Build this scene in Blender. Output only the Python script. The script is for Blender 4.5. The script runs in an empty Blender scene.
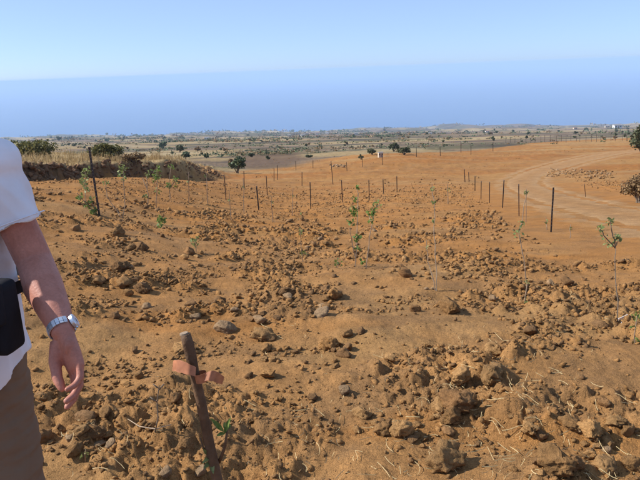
import bpy, bmesh, math, random
import numpy as np
from mathutils import Vector, Matrix

# ------------------------------------------------------------------ camera, sky, sun, exposure
scene = bpy.context.scene
COL = scene.collection
R = math.radians
CAM_H = 1.60
FPX = 628.0                      # focal length in photo pixels (640 wide)
PITCH, ROLL = R(15.2), R(2.2)
cam_data = bpy.data.cameras.new('camera')
cam_data.sensor_width = 36.0
cam_data.lens = 36.0 * FPX / 640.0
cam_data.clip_start = 0.05
cam_data.clip_end = 200000.0
cam = bpy.data.objects.new('camera', cam_data)
COL.objects.link(cam)
CAM_M = Matrix.Rotation(math.pi / 2 - PITCH, 3, 'X') @ Matrix.Rotation(-ROLL, 3, 'Z')
cam.matrix_world = Matrix.Translation((0, 0, CAM_H)) @ CAM_M.to_4x4()
scene.camera = cam

SUN_EL, SUN_AZ = R(37), R(-84.5)   # azimuth from +Y, negative = to the left
sun_dir = Vector((math.sin(SUN_AZ) * math.cos(SUN_EL), math.cos(SUN_AZ) * math.cos(SUN_EL), math.sin(SUN_EL)))
world = bpy.data.worlds.new('World')
scene.world = world
world.use_nodes = True
wn = world.node_tree.nodes
wl = world.node_tree.links
for n in list(wn):
    wn.remove(n)
sky = wn.new('ShaderNodeTexSky')
sky.sky_type = 'NISHITA'
sky.sun_disc = False
sky.sun_elevation = SUN_EL
sky.sun_rotation = SUN_AZ
sky.altitude = 800
sky.air_density = 0.5
sky.dust_density = 0.9
sky.ozone_density = 6.0
wbg = wn.new('ShaderNodeBackground')
wbg.inputs['Strength'].default_value = 0.15
wout = wn.new('ShaderNodeOutputWorld')
veil = wn.new('ShaderNodeMix')               # milky summer haze all over the sky
veil.data_type = 'RGBA'
veil.inputs[0].default_value = 0.55
veil.inputs[7].default_value = (2.3, 3.0, 4.3, 1)
wl.new(sky.outputs[0], veil.inputs[6])
wl.new(veil.outputs[2], wbg.inputs[0])
wl.new(wbg.outputs[0], wout.inputs[0])

sd = bpy.data.lights.new('sun', 'SUN')
sd.energy = 5.0
sd.angle = R(0.53)
sd.color = (1.0, 0.955, 0.88)
sun = bpy.data.objects.new('sun', sd)
COL.objects.link(sun)
sun.rotation_euler = (-sun_dir).to_track_quat('-Z', 'Y').to_euler()
sun.location = (-20, 5, 30)

scene.view_settings.view_transform = 'Standard'
scene.view_settings.look = 'None'
scene.view_settings.exposure = 0.56
scene.view_settings.gamma = 1.0
scene.view_settings.use_curve_mapping = False
scene.render.engine = 'CYCLES'
scene.cycles.max_bounces = 6
scene.cycles.volume_bounces = 3
scene.cycles.use_denoising = True

rng = np.random.default_rng(7)
random.seed(7)

# ------------------------------------------------------------------ noise and terrain
def _hash(ix, iy, seed):
    h = (ix.astype(np.int64) * 374761393 + iy.astype(np.int64) * 668265263 + seed * 974634777) & 0xFFFFFFFF
    h = ((h ^ (h >> 13)) * 1274126177) & 0xFFFFFFFF
    h = (h ^ (h >> 16)) & 0xFFFFFFFF
    return h / 4294967295.0 * 2 * math.pi

def pn(x, y, seed=0):
    ix = np.floor(x); iy = np.floor(y)
    fx = x - ix; fy = y - iy
    u = fx * fx * fx * (fx * (fx * 6 - 15) + 10)
    v = fy * fy * fy * (fy * (fy * 6 - 15) + 10)
    def g(ox, oy):
        a = _hash(ix + ox, iy + oy, seed)
        return np.cos(a) * (fx - ox) + np.sin(a) * (fy - oy)
    a = g(0, 0) * (1 - u) + g(1, 0) * u
    b = g(0, 1) * (1 - u) + g(1, 1) * u
    return (a * (1 - v) + b * v) * 1.5

def fbm(x, y, wl_, octs, seed=0, gain=0.5):
    s = 0.0; amp = 1.0; f = 1.0 / wl_
    for o in range(octs):
        s = s + amp * pn(x * f, y * f, seed + o * 17)
        amp *= gain; f *= 2.03
    return s

def worley(x, y, wl_, seed, keep=.6):
    """rounded lumps: 0 between cells, up to 1 on top of a lump"""
    X = x / wl_; Y = y / wl_
    ix = np.floor(X); iy = np.floor(Y)
    best = np.zeros(X.shape)
    for ox in (-1, 0, 1):
        for oy in (-1, 0, 1):
            a = _hash(ix + ox, iy + oy, seed) / (2 * math.pi)
            b = _hash(ix + ox, iy + oy, seed + 3) / (2 * math.pi)
            h = _hash(ix + ox, iy + oy, seed + 7) / (2 * math.pi)
            dx = X - (ix + ox + a); dy = Y - (iy + oy + b)
            sz = np.where(h < keep, .35 + .75 * (h / keep), 0)
            q = 1 - (dx * dx + dy * dy) / np.maximum(sz * sz * .55, 1e-6)
            best = np.maximum(best, np.sqrt(np.maximum(q, 0)) * sz)
    return best

def sst(a, b, x):
    t = np.clip((x - a) / (b - a), 0, 1)
    return t * t * (3 - 2 * t)

PY = np.array([-80, -10, 0, 3, 6, 12, 20, 30, 45, 70, 90, 150, 300, 700, 1500, 2770, 3600, 4200.])
PD = np.array([-2.6, -.55, 0, .15, .5, 1.45, 2.65, 4.2, 5.9, 8.4, 10.0, 16.2, 31.0, 70.5, 146.2, 261.5, 360, 430.])
_dy = np.concatenate([np.linspace(-80, 100, 3601), np.linspace(100.2, 4200, 8001)])
_dd = np.interp(_dy, PY, PD)
_k = np.hanning(41); _k /= _k.sum()
_a = np.interp(np.linspace(-80, 100, 3601), PY, PD)
_a2 = np.convolve(np.pad(_a, 20, 'edge'), _k, 'valid')
_a2 = np.convolve(np.pad(_a2, 20, 'edge'), _k, 'valid')
_dd[:3601] = _a2
SEA_Z = -261.0

def base_h(x, y):
    """large shape of the land, no small relief"""
    x = np.asarray(x, float); y = np.asarray(y, float)
    d = np.interp(y, _dy, _dd)
    u = np.clip(x / np.maximum(np.abs(y), 20.0), -1.2, 1.2)
    far = sst(90, 320, y)
    d = d + .015 * u * y * far
    raise_ = 1.12 * sst(0, 8, -x) * (1 - sst(24, 46, y)) * sst(2, 8, y)
    zf = -d + raise_
    # grassy plateau on the left, cut by a bank
    xb = -8.5 + .7 * pn(y / 5.0, y * 0 + 3.3, 5) + .7 * pn(y / 1.7, y * 0 + 8.3, 15) + .12 * pn(y / .7, x * 0 + 1.1, 6) - 2.2 * sst(46, 64, y) 
    zp = -(1.02 + .135 * (y - 20)) + .0030 * np.maximum(y - 12, 0) * np.clip(-9 - x, 0, 16)
    zp = np.minimum(zp, .6) + .16 * fbm(x * .6, y * .6, 2.2, 3, 17)
    lp = sst(-.12 - 2.4 * sst(37, 48, y), .55 + 1.6 * sst(37, 48, y), xb - x) * (1 - sst(40, 84, y)) * sst(3, 12, y)
    z = zf * (1 - lp) + np.maximum(zp, zf) * lp
    # far undulation, ridges and the headland
    uf = sst(60, 260, y)
    z = z + uf * np.maximum(y, 0) * (.0050 * fbm(x, y * 2.2, 420, 3, 31) + .0016 * fbm(x, y * 2.5, 110, 2, 37))
    z = z + 17 * np.exp(-(((x - 500) / 75) ** 2 + ((y - 2350) / 260) ** 2))
    z = z + .55 * np.exp(-(((x - 7.5) / 7) ** 2 + ((y - 66) / 9) ** 2)) * 1.6
    return z, lp

ROAD = None
def road_dist(x, y):
    if ROAD is None:
        return np.full(np.shape(x), 99.0)
    x = np.asarray(x, float); y = np.asarray(y, float)
    sel = (x > 0) & (y > 6) & (y < 150)
    res = np.full(x.shape, 99.0)
    if not sel.any():
        return res
    x = x[sel]; y = y[sel]
    best = np.full(x.shape, 1e9)
    for (ax, ay, aw), (bx, by, bw) in zip(ROAD[:-1], ROAD[1:]):
        vx, vy = bx - ax, by - ay
        t = np.clip(((x - ax) * vx + (y - ay) * vy) / (vx * vx + vy * vy), 0, 1)
        dd = np.hypot(x - ax - t * vx, y - ay - t * vy) - (aw + (bw - aw) * t)
        best = np.minimum(best, dd)
    res[sel] = best
    return res

def masks(x, y, lp):
    rd = road_dist(x, y)
    offroad = sst(-.2, 1.2, rd)
    field = (1 - sst(22, 38, y)) * offroad * (1 - lp)
    pat = .5 + .5 * fbm(x * .8, y, 1.15, 3, 51)
    pat = sst(.46, .72, pat + .14 * fbm(x, y, 4.0, 2, 57))
    return rd, offroad, field, pat

def height(x, y, micro=True):
    x = np.asarray(x, float); y = np.asarray(y, float)
    z, lp = base_h(x, y)
    if not micro:
        return z
    rd, off, field, pat = masks(x, y, lp)
    r = np.hypot(x, y)
    near = 1 - sst(60, 160, r)
    z = z + near * off * .075 * fbm(x * .45, y, 1.7, 2, 61) * (0.35 + .65 * field)
    z = z + near * off * (.25 + .75 * field) * .030 * fbm(x, y, .62, 2, 67)
    k = field * (.25 + .75 * pat)
    z = z + k * .052 * np.abs(fbm(x, y, .26, 3, 71)) * (1 - sst(28, 55, r))
    z = z + k * .016 * fbm(x, y, .07, 2, 77) * (1 - sst(6, 14, r))
    fr_ = sst(26, 42, y) * (1 - sst(95, 130, y)) * (1 - lp) * off
    z = z + fr_ * (.22 * fbm(x * .45, y * 1.1, 8, 3, 86) + .05 * fbm(x, y, 1.1, 3, 88))
    sel = (r < 16) & (k > .12) & (np.abs(x) < np.maximum(.75 * y, 1) + .5)
    if np.any(sel):
        xs = np.asarray(x)[sel]; ys = np.asarray(y)[sel]
        wx = xs + .03 * pn(xs / .07, ys / .07, 905); wy = ys + .03 * pn(xs / .07, ys / .07, 907)
        ks = sst(.35, .95, k[sel]); rs = r[sel]
        add = ks * (.050 * worley(wx, wy, .19, 911, .55) + .026 * worley(wx, wy, .085, 917, .6) * (1 - sst(9, 15, rs)) + .012 * worley(wx, wy, .038, 923, .6) * (1 - sst(3.5, 6, rs)))
        z = np.array(z, float); z[sel] += add * (1 - sst(11, 16, rs))
    # lumpy bank face
    bf = np.clip(1 - np.abs(lp - .5) * 2, 0, 1)
    z = z + bf * .22 * fbm(x, y, .35, 3, 83)
    return z

def ray(px, py):
    v = CAM_M @ Vector(((px - 320) / FPX, -(py - 240) / FPX, -1.0))
    return v.normalized()

def W(px, py, yy):
    """point on the sight line of a photo pixel at forward distance yy"""
    v = ray(px, py)
    return Vector((0, 0, CAM_H)) + v * (yy / v.y)

_ts = np.geomspace(.9, 4200, 420)
def G(px, py, micro=True):
    """ground point seen at a photo pixel"""
    v = ray(px, py)
    ts = _ts
    for lev in range(3):
        xs = v.x * ts; ys = v.y * ts; zs = CAM_H + v.z * ts
        hs = height(xs, ys, micro and lev > 0)
        i = np.nonzero(zs < hs)[0]
        if len(i) == 0:
            if lev == 0:
                return None
            i = [len(ts) - 1]
        i = max(int(i[0]), 1)
        if lev < 2:
            ts = np.linspace(ts[max(i - (3 if lev == 0 else 1), 0)], ts[min(i + (2 if lev == 0 else 0), len(ts) - 1)], 60 if lev == 0 else 10)
    a0 = zs[i - 1] - hs[i - 1]; a1 = zs[i] - hs[i]
    t = ts[i - 1] + (ts[i] - ts[i - 1]) * min(max(a0 / (a0 - a1 + 1e-12), 0), 1)
    return Vector((v.x * t, v.y * t, CAM_H + v.z * t))

def GL(px, py):
    """like G, but kept on dry land"""
    for _ in range(30):
        g = G(px, py, False)
        if g is not None and g.z > SEA_Z + 3:
            return g
        py += .5
    return g

def hz(x, y):
    return float(height(np.array([x]), np.array([y]))[0])

# road centre line, taken from where it runs on the land
_rp = [(760, 232, 3.0), (690, 224, 2.6), (640, 217, 2.2), (604, 211, 1.9), (570, 203, 1.8), (544, 195, 1.8), (527, 188, 1.9),
       (523, 181, 2.1), (536, 173, 2.4), (560, 165.5, 2.8), (588, 158.5, 3.2), (620, 152.5, 3.4), (668, 148.5, 3.4)]
_r = []
for px, py, w in _rp:
    g = G(px, py, False)
    _r.append((g.x, g.y, w))
# smooth it (Catmull-Rom)
_rs = []
for i in range(len(_r) - 1):
    p0, p1, p2, p3 = (np.array(_r[max(0, min(len(_r) - 1, i + k))]) for k in (-1, 0, 1, 2))
    for t in np.linspace(0, 1, 7)[:-1]:
        _rs.append(tuple(.5 * (2 * p1 + (p2 - p0) * t + (2 * p0 - 5 * p1 + 4 * p2 - p3) * t * t + (3 * p1 - p0 - 3 * p2 + p3) * t ** 3)))
_rs.append(_r[-1])
ROAD = _rs
print('ROAD', [tuple(round(float(c), 1) for c in p) for p in _r])

# ------------------------------------------------------------------ materials
def new_mat(name):
    m = bpy.data.materials.new(name)
    m.use_nodes = True
    nt = m.node_tree
    b = nt.nodes['Principled BSDF']
    b.inputs['Specular IOR Level'].default_value = .25
    b.inputs['Roughness'].default_value = .8
    return m, nt, b

def nd(nt, t, **kw):
    n = nt.nodes.new(t)
    for k, v in kw.items():
        setattr(n, k, v)
    return n

def noise_tex(nt, vec, scale, detail=4, rough=.6):
    n = nd(nt, 'ShaderNodeTexNoise')
    n.inputs['Scale'].default_value = scale
    n.inputs['Detail'].default_value = detail
    n.inputs['Roughness'].default_value = rough
    if vec is not None:
        nt.links.new(vec, n.inputs['Vector'])
    return n.outputs['Fac']

def ramp(nt, fac, stops):
    r = nd(nt, 'ShaderNodeValToRGB')
    el = r.color_ramp.elements
    while len(el) < len(stops):
        el.new(.5)
    for e, (p, c) in zip(el, stops):
        e.position = p
        e.color = (c[0], c[1], c[2], 1) if not np.isscalar(c) else (c, c, c, 1)
    nt.links.new(fac, r.inputs[0])
    return r.outputs[0]

def mul(nt, a, b, mode='MULTIPLY', fac=1.0):
    m = nd(nt, 'ShaderNodeMix', data_type='RGBA', blend_type=mode)
    for sock, v in ((m.inputs[6], a), (m.inputs[7], b)):
        if hasattr(v, 'node'):
            nt.links.new(v, sock)
        else:
            sock.default_value = (v[0], v[1], v[2], 1)
    if hasattr(fac, 'node'):
        nt.links.new(fac, m.inputs[0])
    else:
        m.inputs[0].default_value = fac
    return m.outputs[2]

def bump(nt, b, hgt, dist=.01, strength=1.0, prev=None):
    n = nd(nt, 'ShaderNodeBump')
    n.inputs['Distance'].default_value = dist
    n.inputs['Strength'].default_value = strength
    nt.links.new(hgt, n.inputs['Height'])
    if prev is not None:
        nt.links.new(prev, n.inputs['Normal'])
    nt.links.new(n.outputs[0], b.inputs['Normal'])
    return n.outputs[0]

def geo_pos(nt):
    return nd(nt, 'ShaderNodeNewGeometry').outputs['Position']

def mat_ground():
    m, nt, b = new_mat('soil_ground')
    pos = geo_pos(nt)
    at = nd(nt, 'ShaderNodeAttribute', attribute_name='Col')
    n1 = noise_tex(nt, pos, 3.0, 6, .65)
    n2 = noise_tex(nt, pos, 38.0, 5, .7)
    n3 = noise_tex(nt, pos, 170.0, 3, .7)
    c = mul(nt, at.outputs['Color'], ramp(nt, n1, [(.3, .78), (.7, 1.22)]))
    c = mul(nt, c, ramp(nt, n2, [(.3, .80), (.7, 1.18)]))
    c = mul(nt, c, ramp(nt, n3, [(.32, .70), (.7, 1.28)]))
    nt.links.new(c, b.inputs['Base Color'])
    b.inputs['Roughness'].default_value = .95
    b.inputs['Specular IOR Level'].default_value = .1
    p = bump(nt, b, n2, .028, .85)
    bump(nt, b, n3, .006, .85, p)
    return m

def mat_clod(name, tint, var=.35):
    m, nt, b = new_mat(name)
    pos = geo_pos(nt)
    oi = nd(nt, 'ShaderNodeObjectInfo')
    n1 = noise_tex(nt, pos, 9.0, 5, .6)
    n2 = noise_tex(nt, pos, 70.0, 5, .7)
    c = ramp(nt, n1, [(.28, [t * (1 - var) for t in tint]), (.5, tint), (.75, [t * (1 + var * .9) for t in tint])])
    c = mul(nt, c, ramp(nt, n2, [(.3, .72), (.7, 1.2)]))
    c = mul(nt, c, ramp(nt, oi.outputs['Random'], [(0, (.80, .79, .78)), (.5, (1, 1, 1)), (1, (1.2, 1.14, 1.05))]))
    nt.links.new(c, b.inputs['Base Color'])
    b.inputs['Roughness'].default_value = .92
    b.inputs['Specular IOR Level'].default_value = .12
    bump(nt, b, n2, .022, 1.0)
    return m

def mat_simple(name, col, var=.2, scale=8.0, rough=.8, spec=.25, bscale=None, bdist=.004, metallic=0):
    m, nt, b = new_mat(name)
    tc = nd(nt, 'ShaderNodeTexCoord').outputs['Object']
    n = noise_tex(nt, tc, scale, 5, .6)
    c = ramp(nt, n, [(.3, [k * (1 - var) for k in col]), (.7, [min(1, k * (1 + var)) for k in col])])
    nt.links.new(c, b.inputs['Base Color'])
    b.inputs['Roughness'].default_value = rough
    b.inputs['Specular IOR Level'].default_value = spec
    b.inputs['Metallic'].default_value = metallic
    if bscale:
        bump(nt, b, noise_tex(nt, tc, bscale, 4, .6), bdist, 1.0)
    return m

def mat_leaf(name, a, b_, c_, scale=2.0, trans=.25):
    m, nt, b = new_mat(name)
    pos = geo_pos(nt)
    n = noise_tex(nt, pos, scale, 3, .7)
    w = nd(nt, 'ShaderNodeTexWhiteNoise', noise_dimensions='3D')
    q = nd(nt, 'ShaderNodeVectorMath', operation='SNAP')
    nt.links.new(pos, q.inputs[0]); q.inputs[1].default_value = (.5 / scale,) * 3
    nt.links.new(q.outputs[0], w.inputs['Vector'])
    mx = nd(nt, 'ShaderNodeMath', operation='MULTIPLY_ADD')
    nt.links.new(w.outputs['Value'], mx.inputs[0]); mx.inputs[1].default_value = .5
    sb = nd(nt, 'ShaderNodeMath', operation='SUBTRACT'); nt.links.new(n, sb.inputs[0]); sb.inputs[1].default_value = .25
    nt.links.new(sb.outputs[0], mx.inputs[2])
    c = ramp(nt, mx.outputs[0], [(.15, a), (.5, b_), (.85, c_)])
    nt.links.new(c, b.inputs['Base Color'])
    b.inputs['Roughness'].default_value = .6
    b.inputs['Specular IOR Level'].default_value = .3
    if trans:
        tr = nd(nt, 'ShaderNodeBsdfTranslucent'); nt.links.new(c, tr.inputs[0])
        ms = nd(nt, 'ShaderNodeMixShader'); ms.inputs[0].default_value = trans
        nt.links.new(b.outputs[0], ms.inputs[1]); nt.links.new(tr.outputs[0], ms.inputs[2])
        nt.links.new(ms.outputs[0], nt.nodes['Material Output'].inputs[0])
    return m

M = {}
M['ground'] = mat_ground()
M['clod'] = mat_clod('soil_clod', (0.320, 0.175, 0.070))
M['clod_dark'] = mat_clod('dark_soil_clod', (0.235, 0.130, 0.058))
M['clod_pale'] = mat_clod('pale_soil_clod', (0.385, 0.220, 0.092))
M['stone'] = mat_clod('grey_stone', (0.330, 0.215, 0.120), .25)
M['road'] = mat_simple('dirt_road', (.275, .148, .060), .18, .35, .95, .1, 22, .01)
M['straw'] = mat_simple('dry_straw', (.40, .30, .15), .3, 30, .7)
M['grass'] = mat_leaf('dry_grass', (.25, .165, .075), (.40, .28, .13), (.54, .40, .20), 6, .25)
M['leaf_bright'] = mat_leaf('bright_leaf', (.07, .12, .025), (.14, .20, .045), (.24, .29, .075), 30, .35)
M['leaf_pale'] = mat_leaf('pale_leaf', (.12, .15, .05), (.20, .24, .08), (.30, .31, .12), 30, .3)
M['leaf_olive'] = mat_leaf('olive_leaf', (.06, .06, .02), (.12, .115, .038), (.24, .20, .06), 5, .25)
M['leaf_dark'] = mat_leaf('dark_leaf', (.055, .065, .03), (.095, .105, .05), (.15, .155, .075), 2, .2)
M['leaf_green'] = mat_leaf('green_leaf', (.045, .065, .03), (.09, .12, .055), (.16, .19, .09), 3, .15)
M['leaf_dry'] = mat_leaf('dry_leaf', (.14, .085, .04), (.24, .15, .07), (.34, .235, .115), 5, .2)
M['bark'] = mat_simple('grey_bark', (.17, .13, .095), .3, 20, .85, .2, 60, .004)
M['twig'] = mat_simple('tan_twig', (.30, .22, .15), .3, 25, .8)
M['darkbark'] = mat_simple('brown_stake_bark', (.115, .065, .035), .35, 26, .75, .25, 70, .004)
M['steel'] = mat_simple('weathered_steel', (.045, .038, .036), .4, 14, .55, .4, 40, .001, .2)
M['steel_rust'] = mat_simple('rusty_steel', (.11, .062, .045), .4, 14, .75, .3, 40, .001, .1)
M['stud'] = mat_simple('worn_stud', (.22, .19, .17), .3, 40, .5, .4)
M['wood_post'] = mat_simple('grey_wood_post', (.20, .15, .11), .3, 12, .85)
M['ribbon'] = mat_simple('orange_ribbon', (.37, .15, .075), .25, 60, .5, .3)
M['tag'] = mat_simple('white_tag', (.75, .76, .80), .05, 10, .4)
M['hose'] = mat_simple('black_hose', (.03, .026, .024), .2, 10, .5)
M['white_wall'] = mat_simple('white_wall', (.78, .77, .74), .05, 3, .8)
M['tan_wall'] = mat_simple('tan_wall', (.50, .42, .33), .08, 3, .8)
M['roof_grey'] = mat_simple('grey_roof', (.22, .21, .21), .15, 3, .7)
M['roof_red'] = mat_simple('brown_roof', (.24, .13, .09), .15, 3, .7)
M['dark_glass'] = mat_simple('dark_window', (.03, .035, .04), .1, 3, .2, .5)

# ------------------------------------------------------------------ mesh helpers
def mesh_np(name, verts, faces, mat, parent=None, smooth=False, cols=None, link=True):
    """verts (n,3); faces (m,k) of one size, or list of lists"""
    me = bpy.data.meshes.new(name)
    if isinstance(faces, np.ndarray):
        verts = np.asarray(verts, np.float32)
        m_, k = faces.shape
        me.vertices.add(len(verts)); me.vertices.foreach_set('co', verts.ravel())
        me.loops.add(m_ * k); me.loops.foreach_set('vertex_index', faces.astype(np.int32).ravel())
        me.polygons.add(m_)
        me.polygons.foreach_set('loop_start', np.arange(0, m_ * k, k, dtype=np.int32))
        me.update(calc_edges=True)
    else:
        me.from_pydata([tuple(v) for v in verts], [], [tuple(f) for f in faces])
    if smooth:
        me.polygons.foreach_set('use_smooth', np.ones(len(me.polygons), bool))
    if cols is not None:
        a = me.attributes.new('Col', 'FLOAT_COLOR', 'POINT')
        c4 = np.concatenate([cols, np.ones((len(cols), 1))], 1).astype(np.float32)
        a.data.foreach_set('color', c4.ravel())
    if mat is not None:
        me.materials.append(mat)
    if not link:
        return me
    return link_mesh(name, me, parent)

def link_mesh(name, me, parent=None):
    o = bpy.data.objects.new(name, me)
    COL.objects.link(o)
    if parent is not None:
        o.parent = parent
    return o

def tag(o, label=None, cat=None, group=None, kind=None):
    if label: o['label'] = label
    if cat: o['category'] = cat
    if group: o['group'] = group
    if kind: o['kind'] = kind
    return o

def empty(name, loc, label, cat, group=None, rz=0):
    o = bpy.data.objects.new(name, None)
    o.empty_display_size = .1
    COL.objects.link(o)
    o.location = loc
    o.rotation_euler = (0, 0, rz)
    return tag(o, label, cat, group)

class MB:
    def __init__(s):
        s.v = []; s.f = []
    def add(s, vs, fs):
        o = len(s.v)
        s.v += [tuple(v) for v in vs]
        s.f += [tuple(i + o for i in f) for f in fs]
    def box(s, c, d, rot=None):
        c = Vector(c); hx, hy, hz_ = d[0] / 2, d[1] / 2, d[2] / 2
        vs = [Vector((sx * hx, sy * hy, sz * hz_)) for sz in (-1, 1) for sy in (-1, 1) for sx in (-1, 1)]
        if rot is not None:
            vs = [rot @ v for v in vs]
        s.add([v + c for v in vs], [(0, 2, 3, 1), (4, 5, 7, 6), (0, 1, 5, 4), (2, 6, 7, 3), (0, 4, 6, 2), (1, 3, 7, 5)])
    def tube(s, pts, rad, n=6, ref=None, cap=True):
        """rad: scalar, list of scalars, or list of (ra, rb); ref = direction of ra"""
        pts = [Vector(p) for p in pts]
        k = len(pts)
        if not hasattr(rad, '__len__'):
            rad = [rad] * k
        side = None; vs = []
        for i in range(k):
            t = (pts[min(i + 1, k - 1)] - pts[max(i - 1, 0)])
            t = t.normalized() if t.length > 1e-9 else Vector((0, 0, 1))
            if ref is not None:
                side = Vector(ref)
            elif side is None:
                side = Vector((1, 0, 0)) if abs(t.x) < .8 else Vector((0, 1, 0))
            side = (side - t * side.dot(t)).normalized()
            up = t.cross(side)
            ra, rb = rad[i] if hasattr(rad[i], '__len__') else (rad[i], rad[i])
            for j in range(n):
                a = 2 * math.pi * j / n
                vs.append(pts[i] + side * (ra * math.cos(a)) + up * (rb * math.sin(a)))
        fs = []
        for i in range(k - 1):
            for j in range(n):
                fs.append((i * n + j, i * n + (j + 1) % n, (i + 1) * n + (j + 1) % n, (i + 1) * n + j))
        if cap:
            fs.append(tuple(reversed(range(n))))
            fs.append(tuple((k - 1) * n + j for j in range(n)))
        s.add(vs, fs)
    def ball(s, c, r, nu=12, nv=8):
        c = Vector(c)
        if not hasattr(r, '__len__'):
            r = (r, r, r)
        vs = [c + Vector((0, 0, -r[2]))]
        for i in range(1, nv):
            ph = math.pi * i / nv - math.pi / 2
            for j in range(nu):
                a = 2 * math.pi * j / nu
                vs.append(c + Vector((r[0] * math.cos(ph) * math.cos(a), r[1] * math.cos(ph) * math.sin(a), r[2] * math.sin(ph))))
        vs.append(c + Vector((0, 0, r[2])))
        fs = [(0, 1 + (j + 1) % nu, 1 + j) for j in range(nu)]
        for i in range(nv - 2):
            for j in range(nu):
                a = 1 + i * nu + j; b = 1 + i * nu + (j + 1) % nu
                fs.append((a, b, b + nu, a + nu))
        t = len(vs) - 1; o = 1 + (nv - 2) * nu
        fs += [(o + j, o + (j + 1) % nu, t) for j in range(nu)]
        s.add(vs, fs)
    def build(s, name, mat, parent=None, smooth=False, local=True):
        vs = s.v
        if parent is not None and local:          # points are in world space; bring them into the parent's frame
            inv = (Matrix.Translation(parent.location) @ parent.rotation_euler.to_matrix().to_4x4()).inverted()
            vs = [inv @ Vector(v) for v in vs]
        return mesh_np(name, vs, s.f, mat, parent, smooth)

def leaf_quads(centers, size, elong=1.8, r=rng, upness=0.0):
    """diamond shaped leaf faces at the given centres"""
    n = len(centers)
    size = np.broadcast_to(np.asarray(size, float), (n,))
    d = r.normal(size=(n, 3)); d[:, 2] += upness; d /= np.linalg.norm(d, axis=1)[:, None]
    e = r.normal(size=(n, 3)); e -= d * (e * d).sum(1)[:, None]; e /= np.linalg.norm(e, axis=1)[:, None]
    f = np.cross(d, e)
    L = size[:, None] * elong * .5; Wd = size[:, None] * .5
    p0 = centers - d * L; p2 = centers + d * L
    p1 = centers + e * Wd + f * Wd * .35 + d * L * .1; p3 = centers - e * Wd + f * Wd * .35 + d * L * .1
    v = np.stack([p0, p1, p2, p3], 1).reshape(-1, 3)
    q = np.arange(n * 4).reshape(n, 4)
    return v, q

def crown_points(c, rad, n, clumps, r=rng, spread=.38, flat=-.35):
    """leaf centres gathered in uneven clumps through an ellipsoid"""
    k = r.normal(size=(clumps, 3)); k /= np.linalg.norm(k, axis=1)[:, None]
    k *= (r.random((clumps, 1)) ** .45) * .82
    k[:, 2] = np.maximum(k[:, 2], flat)
    w = r.random(clumps) + .35; w /= w.sum()
    idx = r.choice(clumps, n, p=w)
    sc = spread * (.6 + .7 * r.random(clumps))
    p = r.normal(size=(n, 3)); p /= np.linalg.norm(p, axis=1)[:, None]
    p *= r.random((n, 1)) ** .5
    pts = k[idx] + p * sc[idx][:, None]
    return np.asarray(c) + pts * np.asarray(rad), np.asarray(c) + k * np.asarray(rad)

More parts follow.
